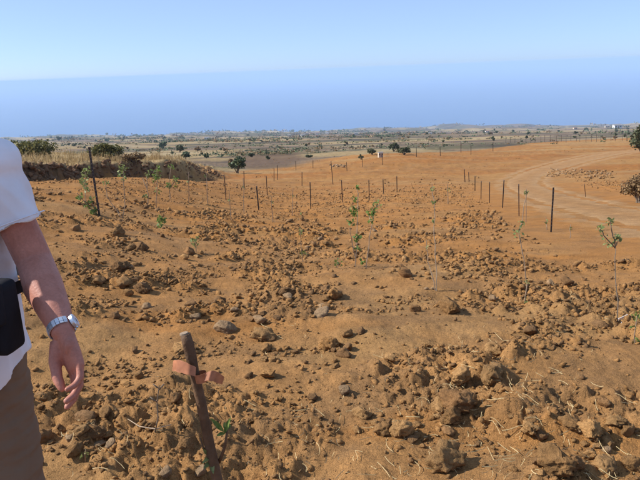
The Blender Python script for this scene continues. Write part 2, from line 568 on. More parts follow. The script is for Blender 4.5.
# ------------------------------------------------------------------ the ground sheet
def build_ground():
    az_f = np.arange(-33, 33.01, .10)
    az_l = np.concatenate([np.arange(-180, -60, 6), np.arange(-60, -33, .6)])
    az = np.radians(np.concatenate([az_l, az_f, -az_l[::-1][:-1]]))
    rr = [.002, .25]
    while rr[-1] < 4100:
        x = rr[-1]
        d = .08 if x < 1.2 else .0065 if x < 5 else .0075 if x < 12 else .010 if x < 35 else .014 if x < 120 else .02
        rr.append(x * (1 + d))
    rr = np.array(rr)
    A, Rr = np.meshgrid(az, rr)
    X = Rr * np.sin(A); Y = Rr * np.cos(A)
    back = np.abs(A) > R(75)
    lim = np.where(back, np.minimum(Rr, 70 + .0 * Rr), Rr)
    X = np.where(back, lim * np.sin(A), X); Y = np.where(back, lim * np.cos(A), Y)
    x = X.ravel(); y = Y.ravel()
    z = height(x, y)
    nr, na = X.shape
    i = np.arange(nr - 1)[:, None]; j = np.arange(na)[None, :]
    jn = (j + 1) % na
    a = i * na + j; b = i * na + jn; c = (i + 1) * na + jn; d = (i + 1) * na + j
    F = np.stack([a + 0 * jn, b, c, d], -1).reshape(-1, 4)[:, ::-1]
    # drop degenerate faces of the clamped part behind
    keep = ~((Rr.ravel()[F].min(1) > 70) & back.ravel()[F].all(1))
    F = F[keep]
    V = np.stack([x, y, z], 1)
    used = np.zeros(len(V), bool); used[F.ravel()] = True
    remap = np.cumsum(used) - 1
    # ---------------- what covers the land (base colours)
    _, lp = base_h(x, y)
    rd, off, field, pat = masks(x, y, lp)
    u = x / np.maximum(y, 1)
    r = np.hypot(x, y)
    near = np.array([.42, .228, .092]); orange = np.array([.41, .192, .058]); tan = np.array([.41, .245, .105]); red = np.array([.41, .178, .052])
    c = np.ones((len(x), 3)) * near
    mixf = lambda c_, k, t: c_ * (1 - t[:, None]) + np.asarray(k) * t[:, None]
    w = sst(3.5, 15, y + .7 * np.maximum(x, 0) + 3.5 * fbm(x, y, 3, 3, 91))
    c = mixf(c, orange, w * .85)
    c = mixf(c, tan, sst(.05, .55, fbm(x, y * 1.4, 2.4, 4, 95)) * .65 * (1 - .5 * w))
    c = mixf(c, (.27, .155, .072), sst(.05, .55, fbm(x, y * 1.3, 1.1, 4, 97)) * .6 * (1 - w * .5))
    c = mixf(c, (.29, .17, .08), sst(.1, .6, fbm(x, y * 1.2, .35, 3, 98)) * .5 * (1 - w * .6) * (r < 14))
    c = mixf(c, (.45, .20, .052), sst(.25, .7, fbm(x * .5, y * 2, 2.0, 3, 99)) * .45)
    fw = sst(26, 40, y)
    c = mixf(c, (.30, .15, .06), fw * sst(.15, .6, fbm(x * .6, y * 1.3, 2.2, 4, 117)) * .5)
    c = mixf(c, (.50, .30, .13), fw * sst(.2, .6, fbm(x * .6, y * 1.3, 1.4, 4, 119)) * .4)
    c = mixf(c, (.46, .25, .09), fw * sst(-.1, .5, fbm(x * .5, y * 1.6, 9, 4, 101)) * .8)
    c = mixf(c, red, fw * sst(.0, .5, fbm(x * .6, y * 2.4, 14, 4, 103)) * .8)
    c = c * (1 - .13 * fw[:, None])
    c = mixf(c, (.40, .27, .13), fw * sst(.15, .6, fbm(x * .4, y * 2.4, 11, 4, 105)) * .55)
    # plateau: straw and dry earth; bank face: dark earth, its shade also painted into the colour
    pl = lp * sst(.3, .8, lp)
    c = mixf(c, (.40, .29, .15), pl)
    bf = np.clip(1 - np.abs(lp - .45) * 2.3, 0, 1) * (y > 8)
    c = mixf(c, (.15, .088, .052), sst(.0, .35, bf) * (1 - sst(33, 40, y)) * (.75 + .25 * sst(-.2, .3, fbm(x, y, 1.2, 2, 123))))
    # beyond the field
    edge = 66 + 16 * np.clip(u / .25, -1, 1.6) + 4 * fbm(x, y, 12, 2, 107) + 30 * sst(.2, .5, u)
    bey = sst(-3, 3, y - edge) * (y > 30)
    dry = np.array([.40, .285, .14]); scrub = np.array([.25, .175, .110]); green = np.array([.135, .13, .06]); pale = np.array([.47, .36, .20]); lilac = np.array([.285, .20, .15])
    f1 = fbm(x / (60 + r * .10), y / (60 + r * .10) * 2.6, 1.0, 5, 109)
    f2 = fbm(x / (40 + r * .06), y / (40 + r * .06) * 2.6, 1.0, 5, 113)
    f3 = fbm(x / (20 + r * .03), y / (20 + r * .03) * 2.2, 1.0, 4, 127)
    s_ = np.ones((len(x), 3)) * scrub
    s_ = mixf(s_, lilac, sst(-.2, .3, f2))
    s_ = mixf(s_, dry, sst(-.02, .30, f1 - .30 * np.clip(u, -.4, .5) * 1.4))
    s_ = mixf(s_, green, sst(.12, .4, f2 - .6 * f1) * .75)
    s_ = mixf(s_, pale, sst(.30, .5, f3 + .4 * f1) * .8)
    s_ = mixf(s_, (.10, .075, .06), sst(.28, .5, -f3 - .25 * f1) * .75)
    s_ = s_ * (.80 + .08 * sst(.2, .6, f1))[:, None]
    c = mixf(c, s_, bey * (1 - pl))
    # dark scrubby rise in the middle distance
    gm = G(268, 158, False)
    k_ = np.exp(-(((x / np.maximum(y, 1) - gm.x / gm.y) / .062) ** 2 + ((y - gm.y) / (gm.y * .35)) ** 2))
    c = mixf(c, (.15, .095, .06), sst(.25, .6, k_ + .25 * f3) * bey * .85)
    V = V.astype(float)
    c = np.clip(c * np.where(bey[:, None] > .5, .82, np.array([.82, .785, .725])), .01, .9)
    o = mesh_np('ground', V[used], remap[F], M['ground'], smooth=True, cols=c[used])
    print('ground normal up', o.data.polygons[len(o.data.polygons) // 2].normal.z, len(o.data.polygons))
    tag(o, kind='structure')
    return o
ground = build_ground()

def build_road():
    pts = np.array([(a, b, w) for a, b, w in ROAD])
    n = len(pts); nw = 41
    tn = np.gradient(pts[:, :2], axis=0); tn /= np.linalg.norm(tn, axis=1)[:, None]
    nm = np.stack([-tn[:, 1], tn[:, 0]], 1)
    # refine along
    t0 = np.arange(n); t1 = np.linspace(0, n - 1, n * 9)
    P = np.stack([np.interp(t1, t0, pts[:, k]) for k in range(3)], 1)
    N = np.stack([np.interp(t1, t0, nm[:, k]) for k in range(2)], 1); N /= np.linalg.norm(N, axis=1)[:, None]
    s = np.linspace(-1, 1, nw)
    wob = 1 + .12 * fbm(t1 * .3, t1 * 0, 1.0, 3, 131)
    X = P[:, 0:1] + N[:, 0:1] * s[None] * P[:, 2:3] * wob[:, None]
    Y = P[:, 1:2] + N[:, 1:2] * s[None] * P[:, 2:3] * wob[:, None]
    Z = height(X.ravel(), Y.ravel()).reshape(X.shape)
    prof = .016 - .014 * np.exp(-((np.abs(s) - .42) / .14) ** 2) - .05 * sst(.5, 1.0, np.abs(s))
    Z = Z + prof[None] + .014 * fbm(X, Y, .5, 3, 137) - .012 * np.exp(-((np.abs(s)[None] - .42) / .06) ** 2)
    m = len(t1)
    i = np.arange(m - 1)[:, None]; j = np.arange(nw - 1)[None]
    a = i * nw + j
    F = np.stack([a, a + 1, a + nw + 1, a + nw], -1).reshape(-1, 4)
    S_ = np.broadcast_to(np.abs(s)[None], X.shape).ravel(); xr, yr = X.ravel(), Y.ravel()
    base = np.array([.44, .262, .125]); mid_ = np.array([.41, .222, .09]); rut = np.array([.48, .30, .15]); dk = np.array([.36, .205, .095])
    al = np.broadcast_to(t1[:, None], X.shape).ravel()
    q = (S_ - .42) / .13 + .5 * fbm(al * .8, S_ * 3, 1.0, 2, 141)
    cc = np.ones((len(xr), 3)) * base
    def mx(c_, k, t): return c_ * (1 - t[:, None]) + np.asarray(k) * t[:, None]
    cc = mx(cc, rut, np.exp(-q * q) * .8)
    cc = mx(cc, mid_, np.exp(-(S_ / .2) ** 2) * .7)
    cc = mx(cc, dk, sst(.1, .6, fbm(xr, yr, 1.6, 3, 143)) * .45)
    cc = mx(cc, np.array([.42, .21, .07]), sst(.45, .92, S_ + .22 * fbm(xr, yr, 1.3, 3, 147)))
    o = mesh_np('dirt_road', np.stack([xr, yr, Z.ravel()], 1), F, M['ground'], smooth=True, cols=cc * np.array([.78, .75, .70]))
    bm = bmesh.new(); bm.from_mesh(o.data); bmesh.ops.recalc_face_normals(bm, faces=bm.faces)
    if sum(f.normal.z for f in bm.faces) < 0:
        bmesh.ops.reverse_faces(bm, faces=bm.faces)
    bm.to_mesh(o.data); bm.free()
    tag(o, 'pale beaten dirt road curving up to the right past the field', kind='structure')
build_road()

def build_sea():
    m, nt, b = new_mat('sea_water')
    pos = geo_pos(nt)
    b.inputs['Base Color'].default_value = (.05, .12, .27, 1)
    b.inputs['Roughness'].default_value = .28
    b.inputs['IOR'].default_value = 1.33
    b.inputs['Specular IOR Level'].default_value = .5
    n1 = noise_tex(nt, pos, .02, 5, .6)
    bump(nt, b, n1, 6.0, .5)
    rad = [20, 1200, 2000, 3000, 5000, 9000, 16000, 28000, 46000]
    vs = [(0, 0, SEA_Z)]; fs = []
    n = 96
    for r_ in rad:
        for k in range(n):
            a = 2 * math.pi * k / n
            vs.append((r_ * math.cos(a), r_ * math.sin(a), SEA_Z))
    for k in range(n):
        fs.append((0, 1 + k, 1 + (k + 1) % n))
    for i in range(len(rad) - 1):
        for k in range(n):
            a = 1 + i * n + k; b_ = 1 + i * n + (k + 1) % n
            fs.append((a, a + n, b_ + n, b_))
    o = mesh_np('sea', vs, fs, m)
    tag(o, kind='structure')
build_sea()

def build_haze():
    m = bpy.data.materials.new('haze_air'); m.use_nodes = True
    nt = m.node_tree
    for n in list(nt.nodes):
        if n.type == 'BSDF_PRINCIPLED':
            nt.nodes.remove(n)
    pv = nd(nt, 'ShaderNodeVolumePrincipled')
    pv.inputs['Color'].default_value = (.51, .69, .93, 1)
    pv.inputs['Density'].default_value = 1.9e-4
    pv.inputs['Anisotropy'].default_value = .0
    nt.links.new(pv.outputs[0], nt.nodes['Material Output'].inputs['Volume'])
    mb = MB()
    mb.box((0, 0, (SEA_Z - 1 + 9) / 2), (94000, 94000, 9 - SEA_Z + 1))
    o = mb.build('haze', m)
    tag(o, kind='stuff')
build_haze()

# ------------------------------------------------------------------ clods and stones
def ico(sub):
    bm = bmesh.new(); bmesh.ops.create_icosphere(bm, subdivisions=sub, radius=1.0)
    v = np.array([x.co[:] for x in bm.verts]); f = np.array([[k.index for k in q.verts] for q in bm.faces])
    bm.free(); return v, f

ICO = {k: ico(k) for k in (1, 2, 3, 4)}

def pn3(p, s, seed):
    return (pn(p[:, 0] * s + 3.1, p[:, 1] * s + p[:, 2] * s * .7, seed) + pn(p[:, 1] * s - 1.7, p[:, 2] * s + p[:, 0] * s * .6, seed + 5)
            + pn(p[:, 2] * s + 7.7, p[:, 0] * s - p[:, 1] * s * .8, seed + 9)) / 1.6

def rock_verts(sub, seed, cuts=9, rough=.2, facet=.75):
    r = np.random.default_rng(seed)
    v, f = ICO[sub]
    v = v.copy()
    for k in range(cuts):
        n = r.normal(size=3); n /= np.linalg.norm(n)
        c = facet + .25 * r.random() - .12
        d = v @ n
        ex = np.maximum(d - c, 0)
        v -= n[None] * ex[:, None] * .92
    rad = 1 + rough * pn3(v, 1.6, seed) + rough * .55 * pn3(v, 3.9, seed + 40)
    if sub > 2:
        rad += rough * .55 * pn3(v, 8.5, seed + 80)
    if sub > 3:
        rad += rough * .45 * pn3(v, 18, seed + 120)
    v = v * rad[:, None]
    v = v * np.array([1, .8 + .3 * r.random(), .62 + .3 * r.random()])
    return v, f

def clod_mesh(sub, seed, mat, **kw):
    v, f = rock_verts(sub, seed, **kw)
    return mesh_np('clod', v, f, mat, smooth=False, link=False)

CL = {}
for mname in ('clod', 'clod_dark', 'clod_pale', 'stone'):
    CL[mname] = [clod_mesh(3, 100 + k * 7 + len(mname), M[mname], facet=.66, rough=.26 if mname != 'stone' else .14, cuts=15 if mname != 'stone' else 15) for k in range(6)]

CLODG = 'soil clods and stones scattered over the tilled field'
taken = []
def put_clod(px, py, wpx, mname='clod', label=None, sc=(1, 1, 1), mesh=None, sink=.28, rz=None, g=None, cat='clod', name='soil_clod'):
    if g is None:
        g = G(px, py)
    d = (g - Vector((0, 0, CAM_H))).length
    rad = wpx * 1.2 / FPX * d * .5
    me = mesh or random.choice(CL[mname])
    o = link_mesh('stone' if mname == 'stone' and name == 'soil_clod' else name, me)
    o.scale = (rad * sc[0], rad * sc[1], rad * sc[2])
    o.rotation_euler = (random.uniform(-.25, .25), random.uniform(-.25, .25), random.uniform(0, 6.28) if rz is None else rz)
    o.location = (g.x, g.y, g.z + rad * sc[2] * (.62 - sink))
    lab = label or {'clod': 'brown crumbly soil clod lying on the tilled field', 'clod_dark': 'dark brown crumbly soil clod lying on the tilled field',
                    'clod_pale': 'pale tan soil clod lying on the tilled field', 'stone': 'small grey stone lying on the tilled field'}[mname]
    tag(o, lab, 'stone' if mname == 'stone' else 'clod', CLODG)
    taken.append((g.x, g.y, rad))
    return o

# clods one can point to: px, py, width, kind, label
BIG = [
 (448, 466, 36, 'clod_pale', 'largest pale triangular clod at the bottom edge right of the middle'),
 (605, 470, 24, 'clod_pale', 'pale flat-faced triangular clod at the bottom edge near the right corner'),
 (460, 380, 22, 'clod_pale', 'pale pyramid-shaped clod left of the twin pale clod, dark shadow behind'),
 (490, 380, 28, 'clod_pale', 'broad pale rounded clod with a wide black shadow on its right'),
 (492, 353, 18, 'clod_pale', 'tan rounded clod above the broad pale clod'),
 (345, 393, 14, 'stone', 'grey pointed stone standing alone on smooth soil below the middle'),
 (391, 360, 14, 'clod_pale', 'orange tan clod on the smooth soil right of the middle'),
 (363, 417, 18, 'clod_pale', 'orange brown clod at the left end of the low clod row'),
 (383, 432, 20, 'clod', 'brown clod beside the tan block in the low clod row'),
 (402, 434, 26, 'clod_pale', 'wide tan block of soil in the low clod row'),
 (440, 409, 22, 'clod_pale', 'tan lump on the left side of the big dark clod heap'),
 (458, 407, 34, 'clod_dark', 'big dark lump topping the clod heap right of the middle'),
 (452, 420, 22, 'clod', 'brown clod at the foot of the big dark lump'),
 (470, 404, 16, 'clod', 'brown clod at the right of the big dark lump'),
 (313, 399, 11, 'clod_dark', 'small dark clod left of the grey pointed stone'),
 (520, 411, 24, 'clod_dark', 'dark jagged clod with black shadow right of the clod heap'),
 (508, 408, 15, 'clod', 'brown clod touching the left of the dark jagged clod'),
 (528, 432, 22, 'clod_pale', 'tan cracked clod below the dark jagged clod'),
 (540, 438, 15, 'clod_dark', 'dark clod at the right of the tan cracked clod'),
 (571, 428, 20, 'clod', 'brown clod left in the pair near the lower right corner'),
 (589, 434, 26, 'clod_pale', 'large tan clod right in the pair near the lower right corner'),
 (616, 424, 17, 'clod_pale', 'tan clod with dark cleft near the right edge'),
 (606, 405, 12, 'clod_dark', 'small upright dark clod above the tan cleft clod'),
 (556, 466, 30, 'clod', 'broad low brown clod at the bottom edge right of centre'),
 (575, 466, 18, 'clod_dark', 'dark clod wedged beside the broad low brown clod'),
 (632, 466, 18, 'clod', 'brown clod in the lower right corner'),
 (225, 330, 20, 'stone', 'grey rounded stone with a dark shadow above the ribbon stake'),
 (182, 349, 18, 'clod_pale', 'pale clod half hidden behind the top of the ribbon stake'),
 (176, 400, 12, 'clod_dark', 'dark clod left of the ribbon stake at the end of a thin shadow'),
 (135, 352, 10, 'clod_dark', 'small dark clod left of the ribbon on smooth soil'),
 (140, 378, 10, 'clod', 'small brown clod on smooth soil below the dark one left of the stake'),
 (166, 474, 14, 'stone', 'pale grey stone at the bottom edge left of the stake'),
 (201, 473, 14, 'stone', 'grey stone at the bottom edge touching the stake'),
 (269, 376, 17, 'clod', 'brown clod right of the ribbon with a small shadow'),
 (250, 377, 9, 'clod_dark', 'small dark clod just right of the ribbon end'),
 (266, 339, 22, 'clod_pale', 'pale weathered clod at the right of the grey rounded stone'),
 (320, 316, 18, 'stone', 'dark grey rounded stone just above the centre of the field'),
 (335, 298, 20, 'clod', 'low brown clod above the dark grey rounded stone'),
 (360, 333, 12, 'clod_dark', 'dark clod right of the dark grey rounded stone'),
 (331, 347, 20, 'clod', 'brown clod under the dark grey rounded stone'),
 (343, 356, 16, 'clod_dark', 'dark clod below and right of the brown clod at mid field'),
 (405, 260, 8, 'clod_pale', 'small pale orange clod right of the two leafy saplings'),
 (406, 276, 15, 'clod_dark', 'dark low clod between the leafy saplings and the bare sapling'),
 (450, 312, 24, 'clod', 'wide brown clod below the bare sapling'),
 (415, 311, 12, 'clod_dark', 'dark clod left of the wide brown clod below the bare sapling'),
 (530, 333, 16, 'clod_dark', 'dark clod casting a shadow below the right-hand thin sapling'),
 (487, 353, 12, 'clod', 'brown clod beside the tan rounded clod'),
 (550, 285, 9, 'stone', 'small grey stone right of the thin bare sapling'),
 (567, 283, 11, 'clod_dark', 'dark clod beside the small grey stone'),
 (492, 300, 9, 'stone', 'small grey stone left of the thin sapling foot'),
 (600, 327, 14, 'clod_dark', 'dark clod at the foot of the sapling with the white tag'),
 (190, 254, 12, 'clod_dark', 'dark square clod below the little green seedling'),
 (285, 295, 17, 'clod_dark', 'dark clod above the pale slab at mid field'),
 (294, 311, 13, 'stone', 'pale grey slab lying tilted at mid field'),
 (76, 230, 11, 'clod_dark', 'dark clod beside the hem of the white sleeve'),
 (118, 235, 18, 'clod', 'brown clod group right of the sleeve near the post'),
 (131, 250, 11, 'clod', 'brown clod left in a pair on smooth soil'),
 (142, 249, 12, 'clod_dark', 'dark clod right in a pair on smooth soil'),
 (122, 270, 17, 'clod_dark', 'dark clod heap top right of the bare forearm'),
 (100, 282, 12, 'clod_dark', 'dark clod nearest the bare forearm'),
 (125, 285, 15, 'clod', 'brown clod below the heap right of the forearm'),
 (143, 291, 17, 'clod_dark', 'dark clod at the right end of the heap near the forearm'),
 (147, 308, 11, 'stone', 'small pale stone right of the wristwatch'),
 (115, 318, 12, 'clod_dark', 'small dark clod group level with the wristwatch'),
 (44, 440, 22, 'clod_dark', 'dark clod beside the brown trouser leg'),
 (98, 437, 20, 'clod_dark', 'dark clod above the tiny pale seedling'),
]
for px, py, w, mk, lab in BIG:
    sub = 4 if w > 16 else 3
    me = clod_mesh(sub, 1000 + px * 3 + py, M[mk], facet=.66, rough=.26 if mk != 'stone' else .14, cuts=15 if mk != 'stone' else 14)
    put_clod(px, py, w, mk, lab, mesh=me, sc=(1, .85, random.uniform(.75, 1.0)))

# clusters: px, py, half width, half height, count, clod width range in px
CLNAME = ['in the dark heap right above the ribbon stake', 'in the big heap right of the middle', 'in the low clod row below the middle', 'around the dark jagged clod', 'near the lower right corner', 'under the dark grey rounded stone', 'around the dark grey rounded stone', 'in the heap right of the bare forearm', 'below the little green seedling', 'above the pale slab at mid field', 'beside the brown trouser leg', 'between the leafy saplings and the bare sapling', 'around the thin bare sapling', 'behind the two leafy saplings', 'right of the orange ribbon', 'along the bottom edge at the right', 'around the largest pale clod at the bottom edge', 'behind the hanging hand', 'in the furrows left of centre', 'between the white sleeve and the post']
CLUS = [(235, 312, 40, 13, 34, 6, 15), (452, 410, 34, 20, 26, 6, 15), (395, 432, 40, 14, 22, 6, 14), (520, 415, 26, 16, 18, 6, 14), (590, 440, 40, 26, 26, 7, 16),
        (335, 350, 26, 16, 18, 6, 13), (330, 305, 26, 14, 16, 5, 12), (128, 280, 28, 18, 24, 5, 12), (205, 258, 22, 8, 14, 5, 10), (290, 290, 18, 18, 14, 5, 12),
        (80, 430, 44, 40, 44, 6, 18), (420, 275, 60, 22, 34, 4, 9), (500, 285, 50, 22, 34, 4, 9), (350, 240, 60, 14, 20, 3.5, 7), (270, 345, 24, 20, 16, 5, 12), (560, 465, 70, 14, 22, 8, 18),
        (440, 455, 46, 20, 22, 5, 13), (40, 400, 20, 30, 10, 6, 12), (250, 250, 80, 20, 20, 3.5, 8), (120, 240, 60, 16, 16, 4, 9)]
n_left = 300 - len(BIG)
cl_list = []
for ci, (cx, cy, hw, hh, n, a, b) in enumerate(CLUS):
    for k in range(n):
        cl_list.append((cx + np.clip(random.gauss(0, .5), -1.1, 1.1) * hw, cy + np.clip(random.gauss(0, .5), -1.1, 1.1) * hh, a + (b - a) * random.random() ** 2.2, ci))
random.shuffle(cl_list)
ex_small = [c[:3] for c in cl_list[n_left:]]
for px, py, w, ci in cl_list[:n_left]:
    if py > 478: py = 478
    mk = random.choices(['clod', 'clod_dark', 'clod_pale', 'stone'], [5, 4, 3, 1])[0]
    put_clod(px, py, w, mk, {'clod': 'brown crumbly clod ', 'clod_dark': 'small dark clod ', 'clod_pale': 'pale tan clod ', 'stone': 'small greyish stone '}[mk] + CLNAME[ci], sc=(1, random.uniform(.7, 1), random.uniform(.6, 1.0)))

def stuff_clods(name, N, r0, r1, sub, smin_px, smax_px, mat, seed, nvar=14, power=3.2, bias=1.0, extra=()):
    r = np.random.default_rng(seed)
    a = R(-36) + R(72) * r.random(N * 6)
    rad = r0 * (r1 / r0) ** r.random(N * 6)
    x = rad * np.sin(a); y = rad * np.cos(a)
    z, lp = base_h(x, y)
    rd, off, field, pat = masks(x, y, lp)
    patc = .5 + .5 * fbm(x * .75, y * 1.15, .8, 3, 211)
    p = (field + .14 * off * (1 - lp) * (1 - sst(70, 95, y))) * (.05 * bias + pat * .75 + .5 * sst(.58, .8, patc)) * (off > .3)
    k = np.nonzero(r.random(N * 6) < p)[0][:N]
    x = x[k]; y = y[k]
    for (px, py, w) in extra:
        g = G(px, py)
        x = np.append(x, g.x); y = np.append(y, g.y)
    n = len(x)
    z = height(x, y)
    dist = np.sqrt(x * x + y * y + (CAM_H - z) ** 2)
    s = (smin_px + (smax_px - smin_px) * r.random(n) ** power) / FPX * dist * .5
    VV = []; FF = []; o = 0
    base = [rock_verts(sub, seed * 31 + q, cuts=11, rough=.5, facet=.62) for q in range(nvar)]
    base = [(v * np.array([1, .6 + .4 * ((q * 37) % 10) / 10, .55 + .5 * ((q * 53) % 10) / 10]) * 1.2, f) for q, (v, f) in enumerate(base)]
    th = r.random(n) * 6.28
    tilt = r.normal(size=(n, 2)) * .4
    for i in range(n):
        v, f = base[i % nvar]
        c_, s_ = math.cos(th[i]), math.sin(th[i])
        w = v * s[i]
        X = w[:, 0] * c_ - w[:, 1] * s_; Yv = w[:, 0] * s_ + w[:, 1] * c_
        Z = w[:, 2] + tilt[i, 0] * X * .5 + tilt[i, 1] * Yv * .5
        VV.append(np.stack([X + x[i], Yv + y[i], Z + z[i] + s[i] * .28], 1))
        FF.append(f + o); o += len(v)
    ob = mesh_np(name, np.concatenate(VV), np.concatenate(FF), mat)
    tag(ob, kind='stuff')
    return ob
stuff_clods('soil_crumbs', 6500, 1.7, 7.0, 1, 1.2, 8.5, M['clod'], 3, extra=ex_small, power=4)
stuff_clods('soil_crumbs', 3600, 1.7, 7.0, 1, 1.2, 7.0, M['clod_dark'], 4, power=4)
stuff_clods('soil_crumbs', 2400, 1.7, 8.0, 1, 1.2, 6.5, M['clod_pale'], 5, power=4)
stuff_clods('soil_crumbs', 4200, 3.6, 15.0, 1, 1.8, 7.0, M['clod'], 13, power=2.4, bias=.3, nvar=20)
stuff_clods('soil_crumbs', 2600, 3.6, 14.0, 1, 1.8, 6.5, M['clod_dark'], 14, power=2.4, bias=.2, nvar=20)
stuff_clods('soil_crumbs', 7000, 6.0, 38.0, 1, .8, 3.4, M['clod'], 6, power=3, bias=2.0, nvar=20)
stuff_clods('soil_crumbs', 7500, 6.0, 36.0, 1, .8, 3.0, M['clod_dark'], 8, power=3, bias=1.5, nvar=20)
stuff_clods('soil_crumbs', 3000, 6.0, 36.0, 1, .8, 3.0, M['clod_pale'], 10, power=3, bias=1.5)
stuff_clods('soil_crumbs', 6500, 18.0, 85.0, 1, .5, 1.5, M['clod'], 15, power=2.5, bias=9, nvar=10)
stuff_clods('soil_crumbs', 7000, 1.8, 6.0, 1, .6, 1.6, M['clod_pale'], 9, power=2.0, bias=3)

def bank_rubble():
    r = np.random.default_rng(23)
    N = 9000
    y = 12 + 34 * r.random(N); x = -6.8 - 3.6 * r.random(N)
    _, lp = base_h(x, y)
    k = np.nonzero((lp > .06) & (lp < .92) & (r.random(N) < (1 - .7 * (y > 36))))[0][:1100]
    x = x[k]; y = y[k]; z = height(x, y); n = len(k)
    s = .03 + .13 * r.random(n) ** 2.2
    base = [rock_verts(2, 900 + q, cuts=11, rough=.45, facet=.62) for q in range(12)]
    VV = []; FF = []; o = 0
    for i in range(n):
        v, f = base[i % 12]
        th = r.random() * 6.28; c_, s_ = math.cos(th), math.sin(th); w = v * s[i]
        VV.append(np.stack([w[:, 0] * c_ - w[:, 1] * s_ + x[i], w[:, 0] * s_ + w[:, 1] * c_ + y[i], w[:, 2] + z[i] + s[i] * .2], 1)); FF.append(f + o); o += len(v)
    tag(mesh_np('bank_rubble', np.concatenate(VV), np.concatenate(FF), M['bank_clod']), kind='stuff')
M['bank_clod'] = mat_clod('dark_bank_clod', (0.190, 0.110, 0.060))  # clod colour darkened to carry the shade of the bank face
bank_rubble()

# rows of grey rubble laid beside the road
def rubble():
    pts = []
    for k in range(170):
        px = random.uniform(546, 612); t = (px - 546) / 66
        py = 172.5 + 2.2 * t + random.uniform(-4, 4.5)
        pts.append((px, py))
    for px, py in sorted(pts, key=lambda p: p[1]):
        put_clod(px, py, random.uniform(1.2, 2.6), random.choice(['stone', 'clod', 'clod_dark', 'clod_dark']), 'grey rock in the rubble strip beside the dirt road', sc=(1, .9, .9), cat='rock', name='rubble_rock')['group'] = 'rubble rocks beside the road'
rubble()

# dry straw on the soil
def straw():
    r = np.random.default_rng(77)
    N = 1300
    a = R(-33) + R(66) * r.random(N * 3); rad = 1.8 * (7.5 / 1.8) ** r.random(N * 3)
    x = rad * np.sin(a); y = rad * np.cos(a)
    dn = .5 + .5 * fbm(x, y, .9, 2, 301)
    hot = np.zeros_like(x)
    for px, py, s in ((300, 455, .35), (500, 452, .5), (470, 440, .4), (390, 450, .4), (560, 440, .5), (290, 340, .35), (110, 440, .35), (440, 350, .5), (600, 300, .6), (520, 380, .5)):
        g = G(px, py)
        hot += np.exp(-((x - g.x) ** 2 + (y - g.y) ** 2) / s ** 2)
    k = np.nonzero(r.random(N * 3) < sst(.6, .9, dn) * .12 + hot * .5)[0][:N]
    x = x[k]; y = y[k]; n = len(k)
    L = .015 + .10 * r.random(n) ** 2.4
    th = r.random(n) * 6.28; bend = r.normal(size=n) * .5
    V = []; F = []; seg = 4
    for i in range(n):
        cx, cy, t = x[i], y[i], th[i]
        px_ = []
        for q in range(seg + 1):
            px_.append((cx, cy, t)); cx += math.cos(t) * L[i] / seg; cy += math.sin(t) * L[i] / seg; t += bend[i] / seg * 2
        P = np.array(px_)
        w = .0006 + .0008 * r.random()
        nx = -np.sin(P[:, 2]) * w; ny = np.cos(P[:, 2]) * w
        lift = .004 + .02 * r.random() * np.linspace(0, 1, seg + 1) ** 1.5 + .012 * r.random()
        zz = height(P[:, 0], P[:, 1]).max() * .5 + height(P[:, 0], P[:, 1]) * .5 + lift
        o = len(V)
        for q in range(seg + 1):
            V.append((P[q, 0] + nx[q], P[q, 1] + ny[q], zz[q])); V.append((P[q, 0] - nx[q], P[q, 1] - ny[q], zz[q] + .0015))
        for q in range(seg):
            F.append((o + 2 * q, o + 2 * q + 1, o + 2 * q + 3, o + 2 * q + 2))
    tag(mesh_np('dry_straw', np.array(V), np.array(F), M['straw']), kind='stuff')
straw()

# ------------------------------------------------------------------ fence posts
def t_post(pb, pt, label, wpx=3.0, mat='steel', detail=False, group='steel fence posts round the field', name='fence_post'):
    g = G(*pb)
    top = W(pt[0], pt[1], g.y)
    ax = top - g
    L = ax.length; ax.normalize()
    dist = (g - Vector((0, 0, CAM_H))).length
    w = wpx * .46 / FPX * dist
    e = empty(name, g, label, 'post', group)
    side = Vector((1, 0, 0)); side = (side - ax * side.dot(ax)).normalized(); fr = ax.cross(side)
    rot = Matrix((side, fr, ax)).transposed()
    mb = MB()
    p0 = g - ax * .12
    # T section: flange and web, chamfered top
    mb.box(p0 + ax * ((L + .12) / 2), (w, w * .16, L + .12), rot)
    mb.box(p0 + ax * ((L + .10) / 2) + fr * (w * .36), (w * .2, w * .55, L + .10), rot)
    mb.build('shaft', M[mat], e)
    if detail:
        k = MB()
        n = int(L / .055)
        for i in range(2, n):
            k.box(p0 + ax * (.12 + L * i / n) - fr * (w * .14), (w * .26, w * .12, .012), rot)
        tag(k.build('studs', M['stud'], e), kind='stuff')
    else:
        k = MB(); k.box(g + ax * (L - .02) - fr * (w * .02), (w * 1.12, w * .3, .03), rot)
        k.build('cap', M['stud'], e)
    return e
t_post((99.5, 216), (89, 147), 'tall dark leaning steel post at the left, nearest to the person', 4.2, detail=True)
t_post((551, 232), (553.5, 187.5), 'dark steel post standing alone at the right beside the dirt road', 3.2, detail=True)
